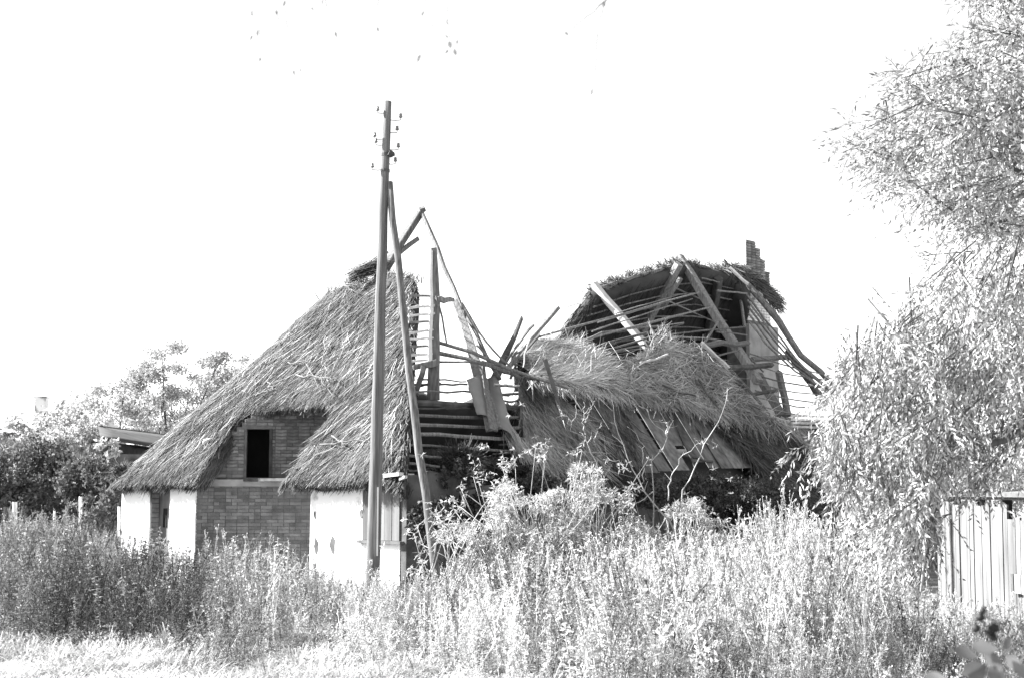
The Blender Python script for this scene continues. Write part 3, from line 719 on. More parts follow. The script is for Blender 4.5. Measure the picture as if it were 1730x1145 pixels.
flow_strands('hanging_straw', mid_poly, 450, M['straw'], lambda x, y: 1.2, (.3, .8), (.008, .015), lambda x, y: 0.0, .25)
right_poly = [(1195, 700), (1300, 704), (1352, 745), (1400, 792), (1450, 842), (1452, 868), (1390, 862), (1330, 830), (1280, 790), (1240, 745)]
poly_sheet('lower_thatch', right_poly, lambda x, y: .05+.08*mnoise.noise(Vector((x*.02, y*.02, 4))), M['thatch'], near, thick=.28)['kind'] = 'stuff'
flow_strands('lower_thatch_reed', right_poly, 5200, M['straw'], lambda x, y: 1.0, (.25, .6), (.010, .018), lambda x, y: .10, .16)
right2 = [(1300, 700), (1345, 705), (1420, 712), (1475, 760), (1490, 860), (1455, 850), (1400, 795)]
poly_sheet('lower_thatch', right2, lambda x, y: .0, M['thatch'], near, thick=.2)['kind'] = 'stuff'
flow_strands('lower_thatch_reed', right2, 3600, M['straw_pale'], lambda x, y: 1.0, (.25, .6), (.009, .016), lambda x, y: .08, .25)
flow_strands('lower_thatch_fringe', [(1300, 800), (1390, 858), (1452, 862), (1452, 872), (1385, 872), (1290, 815)], 900, M['straw_dk'], lambda x, y: 1.3, (.15, .4), (.01, .02), lambda x, y: -.05, .3)

# slid boards on the near slope
bx = [965, 990, 1013, 1038, 1062, 1086, 1108, 1127, 1150, 1168, 1186, 1206, 1226, 1244]
for k in range(len(bx)-1):
    x0, x1 = bx[k]+random.uniform(-2, 2), bx[k+1]-1+random.uniform(-2, 2)
    yt, yb = 664+random.uniform(-6, 6)+ (k*1.6), 792 + random.uniform(-14, 12)
    o = random.uniform(-.02, .01) - (0.04 if k in (6, 7) else 0)
    if k in (5,): yb = 752
    if k in (8, 9): yb = 790
    sh = (yb-yt)*0.62
    a, b, c_, d2 = near(x0, yt, o), near(x1, yt, o), near(x1+sh, yb, o+random.uniform(-.02, .02)), near(x0+sh+random.uniform(-3, 3), yb, o)
    vs = [a, b, c_, d2] + [q - N_NEAR*0.009 for q in (a, b, c_, d2)]
    MB().add(vs, [(0, 1, 2, 3), (7, 6, 5, 4), (0, 4, 5, 1), (1, 5, 6, 2), (2, 6, 7, 3), (3, 7, 4, 0)]).build('roof_board', M['board'], house)
framed(1150, 768, 1204, 779, near, .04, .03, M['wood_dk'], .0, name='batten')
framed(1132, 700, 1175, 790, near, .04, .02, M['wood_dk'], .03, name='batten')
poly_sheet('under_thatch', [(700, 760), (880, 770), (1000, 772), (1150, 758), (1260, 758), (1400, 850), (1400, 880), (1200, 860), (900, 830), (720, 810)], lambda x, y: -0.25+.1*mnoise.noise(Vector((x*.02, y*.03, 0))), M['straw_dk'], near, step=14, thick=.1)
# dark rotten thatch and growth caught on the wall near the corner
P, D, L, Wd, Nn = [], [], [], [], []
for k in range(420):
    px = rng.uniform(722, 890); py = rng.uniform(775, 838)
    bunch(at(px, py, 21.9+(px-722)/170*1.3), unit(rng.normal(0, .7, 3)+np.array([0.1, -.3, -.6])), 5, .28, .4, (.01, .02))
strips('rotten_thatch', P, D, L, Wd, Nn, M['straw_dk'], house)
P, D, L, Wd, Nn = [], [], [], [], []
for k in range(150):
    bunch(at(778+rng.normal(0, 13), 768+abs(rng.normal(0, 9)), 22.0), unit(rng.normal(0, .5, 3)+np.array([0, -.4, .1])), 5, .3, .35, (.008, .016))
strips('thatch_tuft', P, D, L, Wd, Nn, M['straw'], house)
# bare dead sticks lying on the thatch
def stick_bundle(name, label, paths, off, r=0.012):
    o = MB()
    for pts in paths:
        Q = resample([hip(x, y, off+.03*i) for i, (x, y) in enumerate(pts)], 8, .022); o.tube(Q, [r, r, r*.9, r*.8, r*.7, r*.6, r*.45, r*.3], 5, jitter=.2)
        for q in range(4):
            b0 = Q[random.randint(1, 6)]; dv = unit(Q[-1]-Q[0])*.16 + rng.normal(0, .09, 3); o.tube([b0, b0+dv*.5+rng.normal(0, .01, 3), b0+dv], [r*.45, r*.35, r*.2], 4)
    return tag(o.build(name, M['stick'], smooth=True), label, 'branch')
stick_bundle('fallen_branch', 'pale bare branch lying on the thatch above the brick gable', [[(486, 611), (510, 612), (540, 610)], [(500, 632), (530, 634), (548, 644), (560, 660), (566, 670)], [(530, 634), (572, 640)], [(548, 642), (575, 640)], [(516, 612), (532, 640), (540, 655)]],   .12, .011)
stick_bundle('fallen_branch', 'pale forked branch lying on the thatch left of the strut', [[(540, 750), (575, 745), (625, 742)], [(560, 735), (585, 752), (600, 745)], [(600, 705), (625, 690)]], .12, .012)
stick_bundle('fallen_branch', 'small pale stick stuck high in the thatch near its broken top', [[(580, 483), (600, 480), (616, 484)], [(583, 478), (606, 498)]],   .12, .011)
stick_bundle('fallen_branch', 'short pale stick on the lower left slope of thatch', [[(432, 668), (448, 660), (462, 658)], [(452, 645), (468, 658)]], .12, .014)
MB().tube(resample([hip(344, 749, .1), hip(352, 742, .12), hip(356, 741, .1)], 4), [.03, .05, .04, .02], 7, jitter=.15).build('lichen_lump', M['wood_pale'], house)

# ================================================================== TELEGRAPH POLE
tp = thing('telegraph_pole', 'tall leaning wooden telegraph pole with insulators and a strut, before the thatch', 'utility pole', at(628, 1040, 19))
ax = [at(655, 172, 19), at(652, 250, 19), at(646, 420, 19), at(640, 620, 19), at(633, 860, 19), at(628, 1045, 19)]
MB().tube(resample(ax, 14, .004), [.052+.046*i/13 for i in range(14)], 14, jitter=.03).build('shaft', M['pole'], tp, smooth=True)
MB().tube(resample([at(658, 308, 19.0), at(672, 440, 18.9), at(690, 620, 18.7), at(712, 790, 18.5), at(738, 985, 18.3), at(742, 1040, 18.25)], 12, .008), [.045+.012*i/11 for i in range(12)], 10, jitter=.03).build('strut', M['pole'], tp, smooth=True)
for i, (x, y) in enumerate(((638, 184), (633, 228), (635, 238), (629, 280), (677, 196), (671, 217), (673, 246), (668, 270))):
    p = at(x, y, 18.97); ins = MB()
    ins.tube([p+ZU*z for z in (-.028, -.024, -.004, .0, .018, .03, .034)], [.018, .026, .024, .017, .022, .016, .006], 10).build('insulator', M['porcelain'], tp, smooth=True)
    q = at(655-(y-172)*.036, y+7, 19)
    MB().tube([p-ZU*.03, p-ZU*.06, (p-ZU*.07)*.6+q*.4, q], .006, 5).build('insulator_bracket', M['iron'], tp)
for y in (262, 289): MB().tube([at(655-(y-172)*.036, y, 19)-ZU*.02, at(655-(y-172)*.036, y, 19)+ZU*.02], .064, 12).build('iron_band', M['iron'], tp)
MB().tube([at(662, 258, 18.95), at(657, 264, 18.93)], [.05, .03], 5, jitter=.3).build('splintered_stub', M['wood_dk'], tp)
MB().box(at(637, 822, 18.88), np.array([.02, 0, 0]), np.array([0, .02, 0]), ZU*-.9).build('earth_strip', M['wire'], tp)
w0, w1 = at(629, 280, 18.97), np.array([-27.0, 62.0, 5.6])
pts = [w0+(w1-w0)*k/16 - ZU*1.6*4*(k/16)*(1-k/16) for k in range(17)]
tag(MB().tube(pts, .006, 5).build('overhead_wire', M['wire']), 'single pale overhead wire sagging left from the pole past the round tree', 'wire')

# ================================================================== OTHER BUILDINGS
# low outbuilding left, behind the house corner
ob = thing('outbuilding', 'low outbuilding with a pale felt roof half hidden behind the farmhouse corner', 'shed', at(215, 870, 38))
def obp(px, py, D): return at(px, py, D)
r0, r1, r2, r3 = obp(166, 722, 40.5), obp(330, 742, 44.5), obp(330, 765, 41.0), obp(170, 741, 37)
sheet('roof', lambda u, v: lerp2([r0, r1, r2, r3], u, v), 8, 4, M['tile'], ob, thick=0.04)
MB().tube([r0+ZU*.02, r1+ZU*.02], .05, 6).build('ridge', M['wood_dk'], ob)
q0, q1 = obp(173, 746, 37.8), obp(330, 772, 42.0); fl = np.array([1, 1, 0]); bk = np.array([.3, 2.6, 0])
MB().add([q0, q1, q1*fl, q0*fl, q0+bk, q1+bk, (q1+bk)*fl, (q0+bk)*fl], [(0, 1, 2, 3), (4, 7, 6, 5), (0, 3, 7, 4), (1, 5, 6, 2), (0, 4, 5, 1)]).build('wall', M['wood_dk'], ob)
bxp = obp(182, 766, 37.6)
MB().box(bxp*np.array([1, 1, 0]), np.array([2.2, 1.2, 0]), np.array([-.1, .2, 0]), ZU*bxp[2]).build('wall', M['loam'], ob)
# far white house with chimney
fh = thing('far_house', 'distant white house with a square chimney behind the pale bushes', 'house', (-24, 72, 0))
MB().box((-30, 70, 0), (9.0, 0, 0), (0, 6, 0), (0, 0, 4.6)).build('wall', M['plaster'], fh)
MB().add([(-30.3, 69.7, 4.6), (-20.6, 69.7, 4.6), (-20.6, 76.3, 4.6), (-30.3, 76.3, 4.6), (-30.3, 73, 5.65), (-20.6, 73, 5.65)], [(0, 1, 5, 4), (2, 3, 4, 5), (0, 4, 3), (1, 2, 5), (0, 3, 2, 1)]).build('roof', M['old_white'], fh)
c0 = at(57, 725, 72); c1 = at(76, 672, 72)
chm = MB().box((c0[0], 72, 5.0), (c1[0]-c0[0], 0, 0), (0, .6, 0), (0, 0, c1[2]-5.0)).build('chimney', M['old_white'], fh)
MB().box((c0[0]-.05, 71.95, c1[2]), (c1[0]-c0[0]+.1, 0, 0), (0, .7, 0), (0, 0, .1)).build('chimney_cap', M['old_white'], chm)

# plank shed at the right
ps = thing('plank_shed', 'low shed of bleached upright planks at the right behind the weeds', 'shed', at(1650, 1050, 16.5))
SA = at(1580, 862, 18.4); SA[2] = 0; SB = np.array([7.6, 14.6, 0]); SB = at(1790, 862, 14.4); SB[2] = 0
SD = unit(SB-SA); SLn = np.linalg.norm(SB-SA); SN = unit(np.cross(SD, ZU)); SN = SN if SN[0] < 0 else -SN
ztop = lambda x: 1.62 - 0.04*x/SLn
MB().box(SA-SN*.06, SD*SLn, -SN*.04, ZU*1.3).build('gap_dark_sheet', M['black'], ps)  # black sheet behind the planks paints the shade in their gaps
x = 0.0; k = 0; xdark = float((hit(1694, 870, SA, SN)-SA)@SD)
while x < SLn-.1:
    wdt = random.uniform(.105, .135); g = random.uniform(.007, .013)
    zt = ztop(x) + random.uniform(-.02, .02) - (.13 if x > xdark else 0)
    lean = random.uniform(-.003, .003); o = SA+SD*x+SN*random.uniform(-.01, .012)
    MB().box(o, SD*wdt, -SN*.024, ZU*zt+SD*(.05+lean)).build('plank', M['plank_white'], ps); x += wdt+g; k += 1
MB().box(SA+SD*.2-SN*.03+ZU*1.66, SD*(SLn), -SN*1.4+ZU*.1, ZU*.03).build('roof', M['wood'], ps)
MB().box(SA+SD*.2+SN*.10+ZU*1.70, SD*(SLn), -SN*.1, ZU*.035).build('roof_edge', M['shutter'], ps)
for xx in np.linspace(.3, SLn-.2, 5): MB().box(SA+SD*xx-SN*.12, SD*.09, -SN*.09, ZU*1.66).build('post', M['wood_dk'], ps)
MB().box(SA-SN*1.35, SD*SLn, -SN*.04, ZU*1.66).build('back_wall', M['wood_dk'], ps)
bp = hit(1716, 1000, SA+SN*.03, SN); MB().box(bp, SD*.07, SN*.05, ZU*.2).build('iron_hinge', M['iron'], ps)
MB().box(bp+SD*.075, SD*.5, SN*.04, ZU*.2).build('patch_board', M['wood'], ps)

# left fence remnants
pf = thing('picket_fence', 'short run of pale pickets with a post, left in front of the dark bush', 'fence', at(14, 900, 27))
for k in range(6): MB().box(at(4+k*3.3, 905, 27+.02*k), np.array([.032, 0, 0]), np.array([0, .02, 0]), ZU*(at(0, 857, 27)[2]-at(0, 905, 27)[2]+random.uniform(-.03, .03))).build('picket', M['plank_white'], pf)
MB().tube([at(25, 905, 27), at(25, 847, 27)], .045, 8).build('post', M['wood_pale'], pf)
for lab, x, y0, y1, r in (('thin pale fence post below the low outbuilding', 136, 838, 905, .03), ('pale leaning stake left of the whitewashed wall', 201, 855, 905, .025), ('short pale fence post standing in front of the dark bush', 92, 862, 905, .022)):
    pz = at(x, y0, 27); tag(MB().tube([at(x-1.5, y1, 27), at(x, (y0+y1)/2, 27), pz], r, 7).build('fence_post', M['wood_pale'], smooth=True), lab, 'post')
tag(MB().tube([at(1556, 1000, 15.5), at(1562, 940, 15.5), at(1568, 850, 15.5)], .012, 6).build('garden_stake', M['wood_pale'], smooth=True), 'thin pale stake leaning under the willow beside the plank shed', 'stake')

# ================================================================== TREES AND BUSHES
def limb(mb, pts, r0, r1, n=7, seg=8, wob=0.03):
    P = resample(pts, seg, wob); mb.tube(P, [r0+(r1-r0)*i/(seg-1) for i in range(seg)], n); return P
def tree(name, label, base, H_, spread, crown_c, nclump, per, lr, ll, lw_, m, cat='tree', trunk_r=.16, seedflat=.7, bark='bark', nl=9, group=None):
    root = thing(name, label, cat, base, group); base = np.asarray(base, float); cc = np.asarray(crown_c, float)
    tb = MB(); fork = base + (cc-base)*.35
    limb(tb, [base, fork], trunk_r, trunk_r*.75, 9)
    P = []; tips = []
    for k in range(nl):
        a = 2*math.pi*k/nl + random.uniform(-.3, .3); rr = random.uniform(.5, 1)*spread; el = random.uniform(-.1, .95)
        tip = cc + np.array([math.cos(a)*rr, math.sin(a)*rr, el*H_])
        pts = limb(tb, [fork, fork*.5+tip*.5+np.array([0, 0, -.05*H_]), tip], trunk_r*.5, trunk_r*.08, 6); tips.append(tip)
        for q in range(3):
            j = pts[random.randint(3, 6)]; t2 = j + rand_dirs(1)[0]*spread*.35+np.array([0, 0, .15*H_])
            limb(tb, [j, (j+t2)/2, t2], trunk_r*.16, trunk_r*.04, 5, 5); tips.append(t2)
    tb.build('trunk', M[bark], root, smooth=True)
    for k in range(nclump):
        if k < len(tips): c = tips[k]
        else:
            d = rand_dirs(1)[0]; rad = rng.uniform(.45, 1)**.5; c = cc + d*np.array([spread, spread, H_*seedflat])*rad + np.array([0, 0, H_*.3])
        n = int(per*rng.uniform(.5, 1.4)); d = rand_dirs(n)*np.array([1, 1, .6])*(rng.uniform(0, 1, (n, 1))**.5)*lr*rng.uniform(.7, 1.3); P.append(c+d)
    P = np.concatenate(P); n = len(P)
    leaves('crown', P, rand_dirs(n)+np.array([0, 0, -.35]), rng.uniform(ll*.7, ll*1.3, n), rng.uniform(lw_*.7, lw_*1.3, n), m, root, kind=None)
    return root
def bush(name, label, boxes, n, ll, lw_, m, base, cat='bush', stems=9, lump=0.5, group=None, bark='bark'):
    """boxes: ellipsoids (centre, radii). leaves thick near the surface, in clumps"""
    root = thing(name, label, cat, base, group); P = []; tb = MB(); base = np.asarray(base, float)
    tot = sum(r[0]*r[2] for c, r in boxes)
    for c, r in boxes:
        c, r = np.asarray(c, float), np.asarray(r, float); k = int(n*r[0]*r[2]/tot)
        nc = max(6, k//45); d = rand_dirs(nc)*(rng.uniform(.25, 1, (nc, 1))**.45); cc = c + d*r
        for q in cc:
            if q[2] < .1: continue
            P.append(q + rng.normal(0, lump*min(r)*.33, (45, 3)))
        for s in range(stems//len(boxes)+1):
            tip = c + rand_dirs(1)[0]*r*.8; b0 = np.array([base[0]*.5+c[0]*.5+random.uniform(-.3, .3)*r[0], base[1]*.5+c[1]*.5, 0])
            limb(tb, [b0, b0*.4+tip*.6, tip], .03, .008, 5, 6)
    P = np.concatenate(P); P = P[P[:, 2] > .03]; k = len(P)
    tb.build('stems', M[bark], root, smooth=True)
    leaves('foliage', P, rand_dirs(k)+np.array([0, 0, -.2]), rng.uniform(ll*.7, ll*1.3, k), rng.uniform(lw_*.7, lw_*1.3, k), m, root)
    return root
def px_ell(px, py, D, rx, ry, rd): c = at(px, py, D); return (c, (rx*D/FPX, rd, ry*D/FPX))
# left background
tree('round_tree', 'round crowned tree with open limbs rising behind the left thatch slope', at(285, 830, 66)*np.array([1, 1, 0]), 3.2, 2.7, at(290, 692, 66), 80, 190, .60, .15, .085, M['midleaf'], trunk_r=.20)
tree('round_tree', 'small tree crown showing just above the left thatch slope', at(400, 830, 68)*np.array([1, 1, 0]), 1.6, 1.3, at(385, 655, 68), 26, 130, .5, .15, .085, M['midleaf'], trunk_r=.13, nl=5)
tree('spreading_tree', 'lower pale tree left of the round crowned tree', at(190, 830, 60)*np.array([1, 1, 0]), 1.9, 2.0, at(195, 715, 60), 46, 150, .5, .15, .08, M['midleaf'], trunk_r=.14, nl=6)
bush('pale_bush', 'pale sunlit bush in front of the distant chimney', [px_ell(60, 745, 46, 90, 38, 1.2), px_ell(120, 715, 46, 55, 40, 1.2), px_ell(0, 735, 46, 60, 25, 1.2)], 5200, .15, .09, M['paleleaf'], at(60, 850, 46)*np.array([1, 1, 0]))
bush('pale_bush', 'pale thin bush beside the low outbuilding roof', [px_ell(135, 735, 41, 45, 42, .9), px_ell(165, 765, 41, 25, 30, .7), px_ell(182, 758, 36, 16, 14, .4)], 3200, .13, .07, M['paleleaf'], at(140, 850, 41)*np.array([1, 1, 0]))
bush('dark_bush', 'broad dark bush at the left edge behind the pickets', [px_ell(20, 790, 33, 90, 62, 1.3), px_ell(-70, 790, 33, 70, 60, 1.3), px_ell(90, 800, 34, 60, 52, 1.0), px_ell(40, 855, 32.5, 100, 34, .9), px_ell(-60, 855, 32.5, 80, 34, .9)], 19000, .11, .06, M['darkleaf'], at(20, 860, 33)*np.array([1, 1, 0]), lump=.35)
bush('dark_bush', 'dark bush between the pickets and the whitewashed corner', [px_ell(150, 815, 32, 50, 45, .9), px_ell(190, 830, 31, 18, 30, .5), px_ell(160, 865, 31, 50, 28, .6)], 9500, .10, .055, M['darkleaf'], at(150, 860, 32)*np.array([1, 1, 0]), lump=.35)
# ivy and shrubs in the shade of the long side
bush('ivy_bush', 'dark ivy bush against the collapsed long side under the slid boards', [px_ell(1195, 826, 24.5, 65, 28, .5), px_ell(1280, 850, 26, 70, 42, .6), px_ell(1370, 895, 27.5, 50, 34, .5), px_ell(1100, 832, 24, 60, 24, .4)], 17000, .055, .045, M['ivy'], at(1240, 920, 25)*np.array([1, 1, 0]), lump=.5)
bush('ivy_bush', 'dark growth against the loam wall behind the strut pole', [px_ell(800, 865, 21.6, 90, 30, .25), px_ell(900, 830, 22.6, 70, 30, .3), px_ell(735, 880, 20.9, 45, 40, .2), px_ell(770, 800, 21.6, 60, 20, .15)], 8500, .06, .045, M['ivy'], at(820, 950, 21.6)*np.array([1, 1, 0]), lump=.5)
tag(timber('wooden_post', [at(1408, 1010, 26.5), at(1406, 868, 26.5)], .34, .2, M['wood'], None, (1, 0, 0)), 'broad grey timber post under the right thatch corner', 'post')
# background growth behind the plank shed
bush('pale_bush', 'pale bush behind the plank shed roof at the right edge', [px_ell(1720, 800, 24, 70, 60, .8), px_ell(1660, 810, 24, 40, 40, .8)], 5200, .075, .04, M['paleleaf'], at(1720, 900, 24)*np.array([1, 1, 0]))

# pale elder shrubs in front of the long side
def elder(label, blobs, ncl, base, D):
    root = thing('elder_shrub', label, 'shrub', base, 'pale leafy shrubs before the long side'); tb = MB(); P, Dr, L, Wd = [], [], [], []
    base = np.asarray(base, float); tot = sum(b[2]*b[3] for b in blobs)
    for (px, py, rx, ry) in blobs:
        k = int(ncl*rx*ry/tot)
        for _ in range(k):
            a = rng.uniform(0, 6.283); rr = abs(rng.normal(0, .85))
            c = at(px+math.cos(a)*rx*rr, py+math.sin(a)*ry*rr, D+rng.normal(0, .45)); m_ = rng.randint(4, 8)
            if mnoise.noise(Vector((c[0]*3.0, c[2]*3.4, D))) < .04 or c[2] < .3: continue
            for q in range(m_):
                d = rand_dirs(1)[0]*np.array([1, 1, .7])+np.array([-.1, -.1, -.1]); P.append(c); Dr.append(d); L.append(rng.uniform(.04, .085)); Wd.append(rng.uniform(.013, .024))
            if rng.rand() < .16:
                b0 = base + np.array([rng.normal(0, .4), rng.normal(0, .2), 0]); limb(tb, [b0, b0*.5+c*.5+rng.normal(0, .12, 3), c], .012, .004, 4, 6, .02)
    tb.build('stems', M['bark_pale'], root, smooth=True)
    leaves('foliage', P, np.array(Dr), L, Wd, M['elder'], root, fold=.15)
elder('pale elder shrub rising highest, right of the strut pole, before hanging straw', [(925, 835, 75, 62), (880, 800, 50, 32), (960, 790, 60, 28), (900, 900, 110, 55), (1010, 850, 50, 50), (840, 870, 60, 60), (1000, 910, 110, 50)], 3600, at(920, 1060, 18.2)*np.array([1, 1, 0]), 18.2)
elder('pale elder shrub in front of the dark ivy, right of the bare stems', [(1170, 845, 40, 30), (1130, 850, 30, 26), (1090, 880, 80, 45), (1190, 880, 40, 26), (1060, 850, 30, 26), (1120, 900, 110, 40)], 1700, at(1130, 1060, 18.5)*np.array([1, 1, 0]), 18.5)
elder('pale shrub around the foot of the strut pole', [(790, 905, 60, 34), (745, 930, 40, 30), (835, 850, 22, 24), (700, 925, 30, 22), (860, 830, 30, 30), (830, 920, 80, 40)], 1000, at(780, 1060, 17.9)*np.array([1, 1, 0]), 17.9)
# bare bleached stems
def dead(label, D, paths):
    root = thing('dead_sapling', label, 'dead shrub', at(paths[0][0][-1][0], 1040, D), 'bare bleached saplings before the long side')
    for i, (pts, r) in enumerate(paths):
        MB().tube((Q := resample([at(x, y, D+.15*math.sin(x*.05+i)) for x, y in pts], 18, .011)), [r*.72*(1-.75*k/17) for k in range(17, -1, -1)], 6, jitter=.12).build('stem' if i == 0 else 'twig', M['bark_pale'], root, smooth=True)
        for q in range(3 if i else 6):
            b0 = Q[random.randint(3, 16)]; dv = rng.normal(0, .07, 3)+np.array([0, 0, .05]); MB().tube([b0, b0+dv*.5+rng.normal(0, .008, 3), b0+dv], [r*.3, r*.25, r*.12], 4).build('twig', M['bark_pale'], root)
dead('tall bare sapling leaning right, its tip against the thatch heap', 18.6, [([(1229, 655), (1232, 672), (1213, 715), (1195, 739), (1153, 832), (1147, 905), (1150, 1000)], .018),
     ([(1195, 739), (1153, 769), (1132, 808), (1129, 845)][::-1][::-1], .012), ([(1172, 740), (1182, 748), (1195, 739)], .008), ([(1214, 750), (1205, 757)], .008), ([(1222, 660), (1230, 676)], .006)])
dead('bare crooked sapling with a forked tip in the middle of the slid boards', 18.5, [([(1079, 685), (1092, 692), (1100, 712), (1126, 730), (1123, 754), (1102, 775), (1104, 840), (1106, 930)], .015),
     ([(1114, 708), (1128, 716), (1126, 735)], .012), ([(1122, 712), (1131, 722), (1126, 735)], .010)])
dead('long bare diagonal sapling crossing down right through the pale shrubs', 18.3, [([(1033, 667), (1036, 706), (1045, 736), (1069, 796), (1096, 838), (1141, 898), (1161, 935), (1180, 1000)], .020),
     ([(1004, 742), (1021, 769), (1045, 781), (1066, 796)], .012), ([(1060, 720), (1078, 736), (1087, 756), (1086, 815)], .009), ([(1015, 870), (1045, 862), (1080, 846), (1103, 830)], .010), ([(940, 838), (975, 848), (1020, 860)], .008)])
dead('bare branching sapling above the tallest pale shrub', 18.2, [([(951, 709), (954, 724), (978, 730), (990, 742), (1009, 784), (1010, 814), (1000, 862), (985, 898), (975, 960)], .018),
     ([(972, 667), (975, 694), (966, 712), (945, 691)], .010), ([(986, 678), (987, 712), (990, 742)], .012), ([(1007, 672), (988, 712)], .008), ([(942, 684), (950, 695), (966, 712)], .01), ([(1016, 712), (1004, 742)], .01), ([(985, 778), (1004, 780), (1009, 800)], .008), ([(1030, 780), (1028, 795), (1010, 814)], .008)])
dead('low bare bramble cane right of the strut pole', 17.9, [([(705, 950), (722, 900), (745, 870), (752, 850)], .01), ([(715, 940), (700, 905), (712, 880), (730, 872)], .008), ([(690, 900), (720, 880), (742, 884)], .008), ([(700, 960), (730, 930), (752, 905)], .008), ([(783, 835), (777, 856), (762, 874), (759, 895), (780, 925), (816, 965), (830, 1010)], .014), ([(759, 895), (740, 885), (725, 880)], .008), ([(740, 850), (748, 862), (762, 874)], .008), ([(759, 895), (735, 920), (700, 945)], .010)])
tag(MB().tube(resample([at(x, y, 16.2) for x, y in ((900, 970), (927, 959), (962, 960), (985, 964), (1024, 977), (1040, 990))], 10, .004), [.006, .008, .010, .011, .011, .010, .009, .009, .008, .008], 6).build('bramble_cane', M['bark'], smooth=True), 'thin dark arching cane over the weeds below the pale shrubs', 'cane')
tag(MB().tube(resample([at(x, y, 15.6) for x, y in ((866, 1013), (888, 1011), (904, 1017), (936, 1038))], 8, .004), [.004, .006, .008, .009, .009, .009, .008, .008], 6).build('bramble_cane', M['bark'], smooth=True), 'short dark cane low among the middle weeds', 'cane')

# ================================================================== WILLOW at the right
wl_ = thing('willow_tree', 'large pale leaved willow with drooping shoots beside the plank shed', 'tree', (5.9, 12.4, 0))
tb = MB()
trunk = limb(tb, [(5.9, 12.4, 0), (5.85, 12.35, 1.6), (5.6, 12.2, 3.2), (5.3, 12.1, 5.0), (4.9, 12.0, 7.0)], .20, .07, 10, 10)
for pts, r in (([(1790, 690), (1730, 725), (1700, 738), (1665, 748), (1625, 765), (1590, 790)], .045), ([(1760, 640), (1715, 685), (1695, 715), (1660, 735), (1640, 740)], .022), ([(1780, 700), (1720, 710), (1690, 740), (1670, 748)], .02),
               ([(1662, 750), (1660, 790), (1656, 820), (1640, 845)], .014), ([(1730, 735), (1705, 770), (1690, 790), (1665, 802)], .010), ([(1800, 140), (1720, 115), (1690, 100), (1660, 90)], .03), ([(1800, 330), (1740, 300), (1690, 270), (1650, 250)], .03),
               ([(1810, 450), (1720, 400), (1680, 385), (1640, 365)], .025), ([(1810, 520), (1700, 480), (1640, 470)], .025), ([(1800, 620), (1690, 600), (1620, 595), (1570, 600)], .03), ([(1690, 745), (1600, 725), (1550, 730)], .02),
               ([(1720, 60), (1690, 20), (1660, 0)], .015), ([(1730, 230), (1705, 240), (1690, 255)], .02)):
    limb(tb, [at(x, y, 11.8-.2*i) for i, (x, y) in enumerate(pts)], r, r*.25, 7, 10, .015)
tb.build('trunk', M['bark'], wl_, smooth=True)
crown_poly = [(1600, -40), (1640, 60), (1560, 80), (1500, 95), (1482, 165), (1440, 215), (1412, 250), (1425, 290), (1470, 300), (1510, 335), (1560, 350), (1600, 360), (1575, 405), (1530, 450), (1555, 480), (1510, 520), (1470, 560), (1445, 590),
              (1410, 625), (1392, 650), (1400, 690), (1390, 715), (1378, 740), (1402, 770), (1408, 800), (1432, 815), (1452, 850), (1448, 885), (1440, 915), (1470, 955), (1520, 975), (1580, 960), (1600, 920), (1640, 880), (1660, 850), (1668, 800), (1680, 740), (1740, 720), (1800, 700), (1800, -40)]
def inpoly(poly):
    def f(x, y):
        c = False; j = len(poly)-1
        for i in range(len(poly)):
            xi, yi = poly[i]; xj, yj = poly[j]
            if (yi > y) != (yj > y) and x < (xj-xi)*(y-yi)/(yj-yi)+xi: c = not c
            j = i
        return c
    return f
incr = inpoly(crown_poly)
P, Dr, L, Wd = [], [], [], []; tw = MB(); nsp = 0
while nsp < 800:
    x, y = rng.uniform(1390, 1800), rng.uniform(-40, 965)
    if nsp > 600: y = rng.uniform(540, 930)
    if not incr(x - (46 if y < 520 else 16), y) or y > 905: continue
    if x > 1570 and y > 800: continue
    if x > 1610 and 640 < y < 830 and rng.rand() < .6: continue
    if y < 520 and mnoise.noise(Vector((x*.016, y*.016, 2))) < -.22: continue
    D = rng.uniform(10.2, 13.2) if nsp <= 600 else rng.uniform(12.0, 14.4)
    c0 = at(x, y, D); nsp += 1
    main = unit(np.array([rng.normal(-.45, .4), rng.normal(-.25, .4), (-.15 if y < 430 else -.75)+rng.normal(0, .25)])); ml = rng.uniform(.35, .75)
    tw.tube([c0-main*ml*.5, c0, c0+main*ml*.5], [.008, .006, .003], 4, cap=False)
    for b_ in range(rng.randint(9, 18)):
        f0 = rng.uniform(-.5, .5); c = c0 + main*ml*f0 + rng.normal(0, .05, 3)
        d = unit(main*.8 + rand_dirs(1)[0]*.75 + ZU*(-.15 if y < 430 else -.55)); l = rng.uniform(.14, .34); m_ = rng.randint(6, 11)
        if b_ % 3 == 0: tw.tube([c, c+d*l*.5, c+d*l+ZU*-.03], [.004, .003, .0015], 4, cap=False)
        for q in range(m_):
            f = (q+.5)/m_; p = c + d*l*f - ZU*.05*f*f; sd = unit(np.cross(d, rand_dirs(1)[0]))
            P.append(p); Dr.append(unit(d*.8 + sd*.7 + ZU*-.25)); L.append(rng.uniform(.042, .08)); Wd.append(rng.uniform(.012, .022))
tw.build('twigs', M['bark'], wl_, kind='stuff')
Pn = np.array(P); Dn = np.array(Dr); Ln = np.array(L); Wn_ = np.array(Wd)
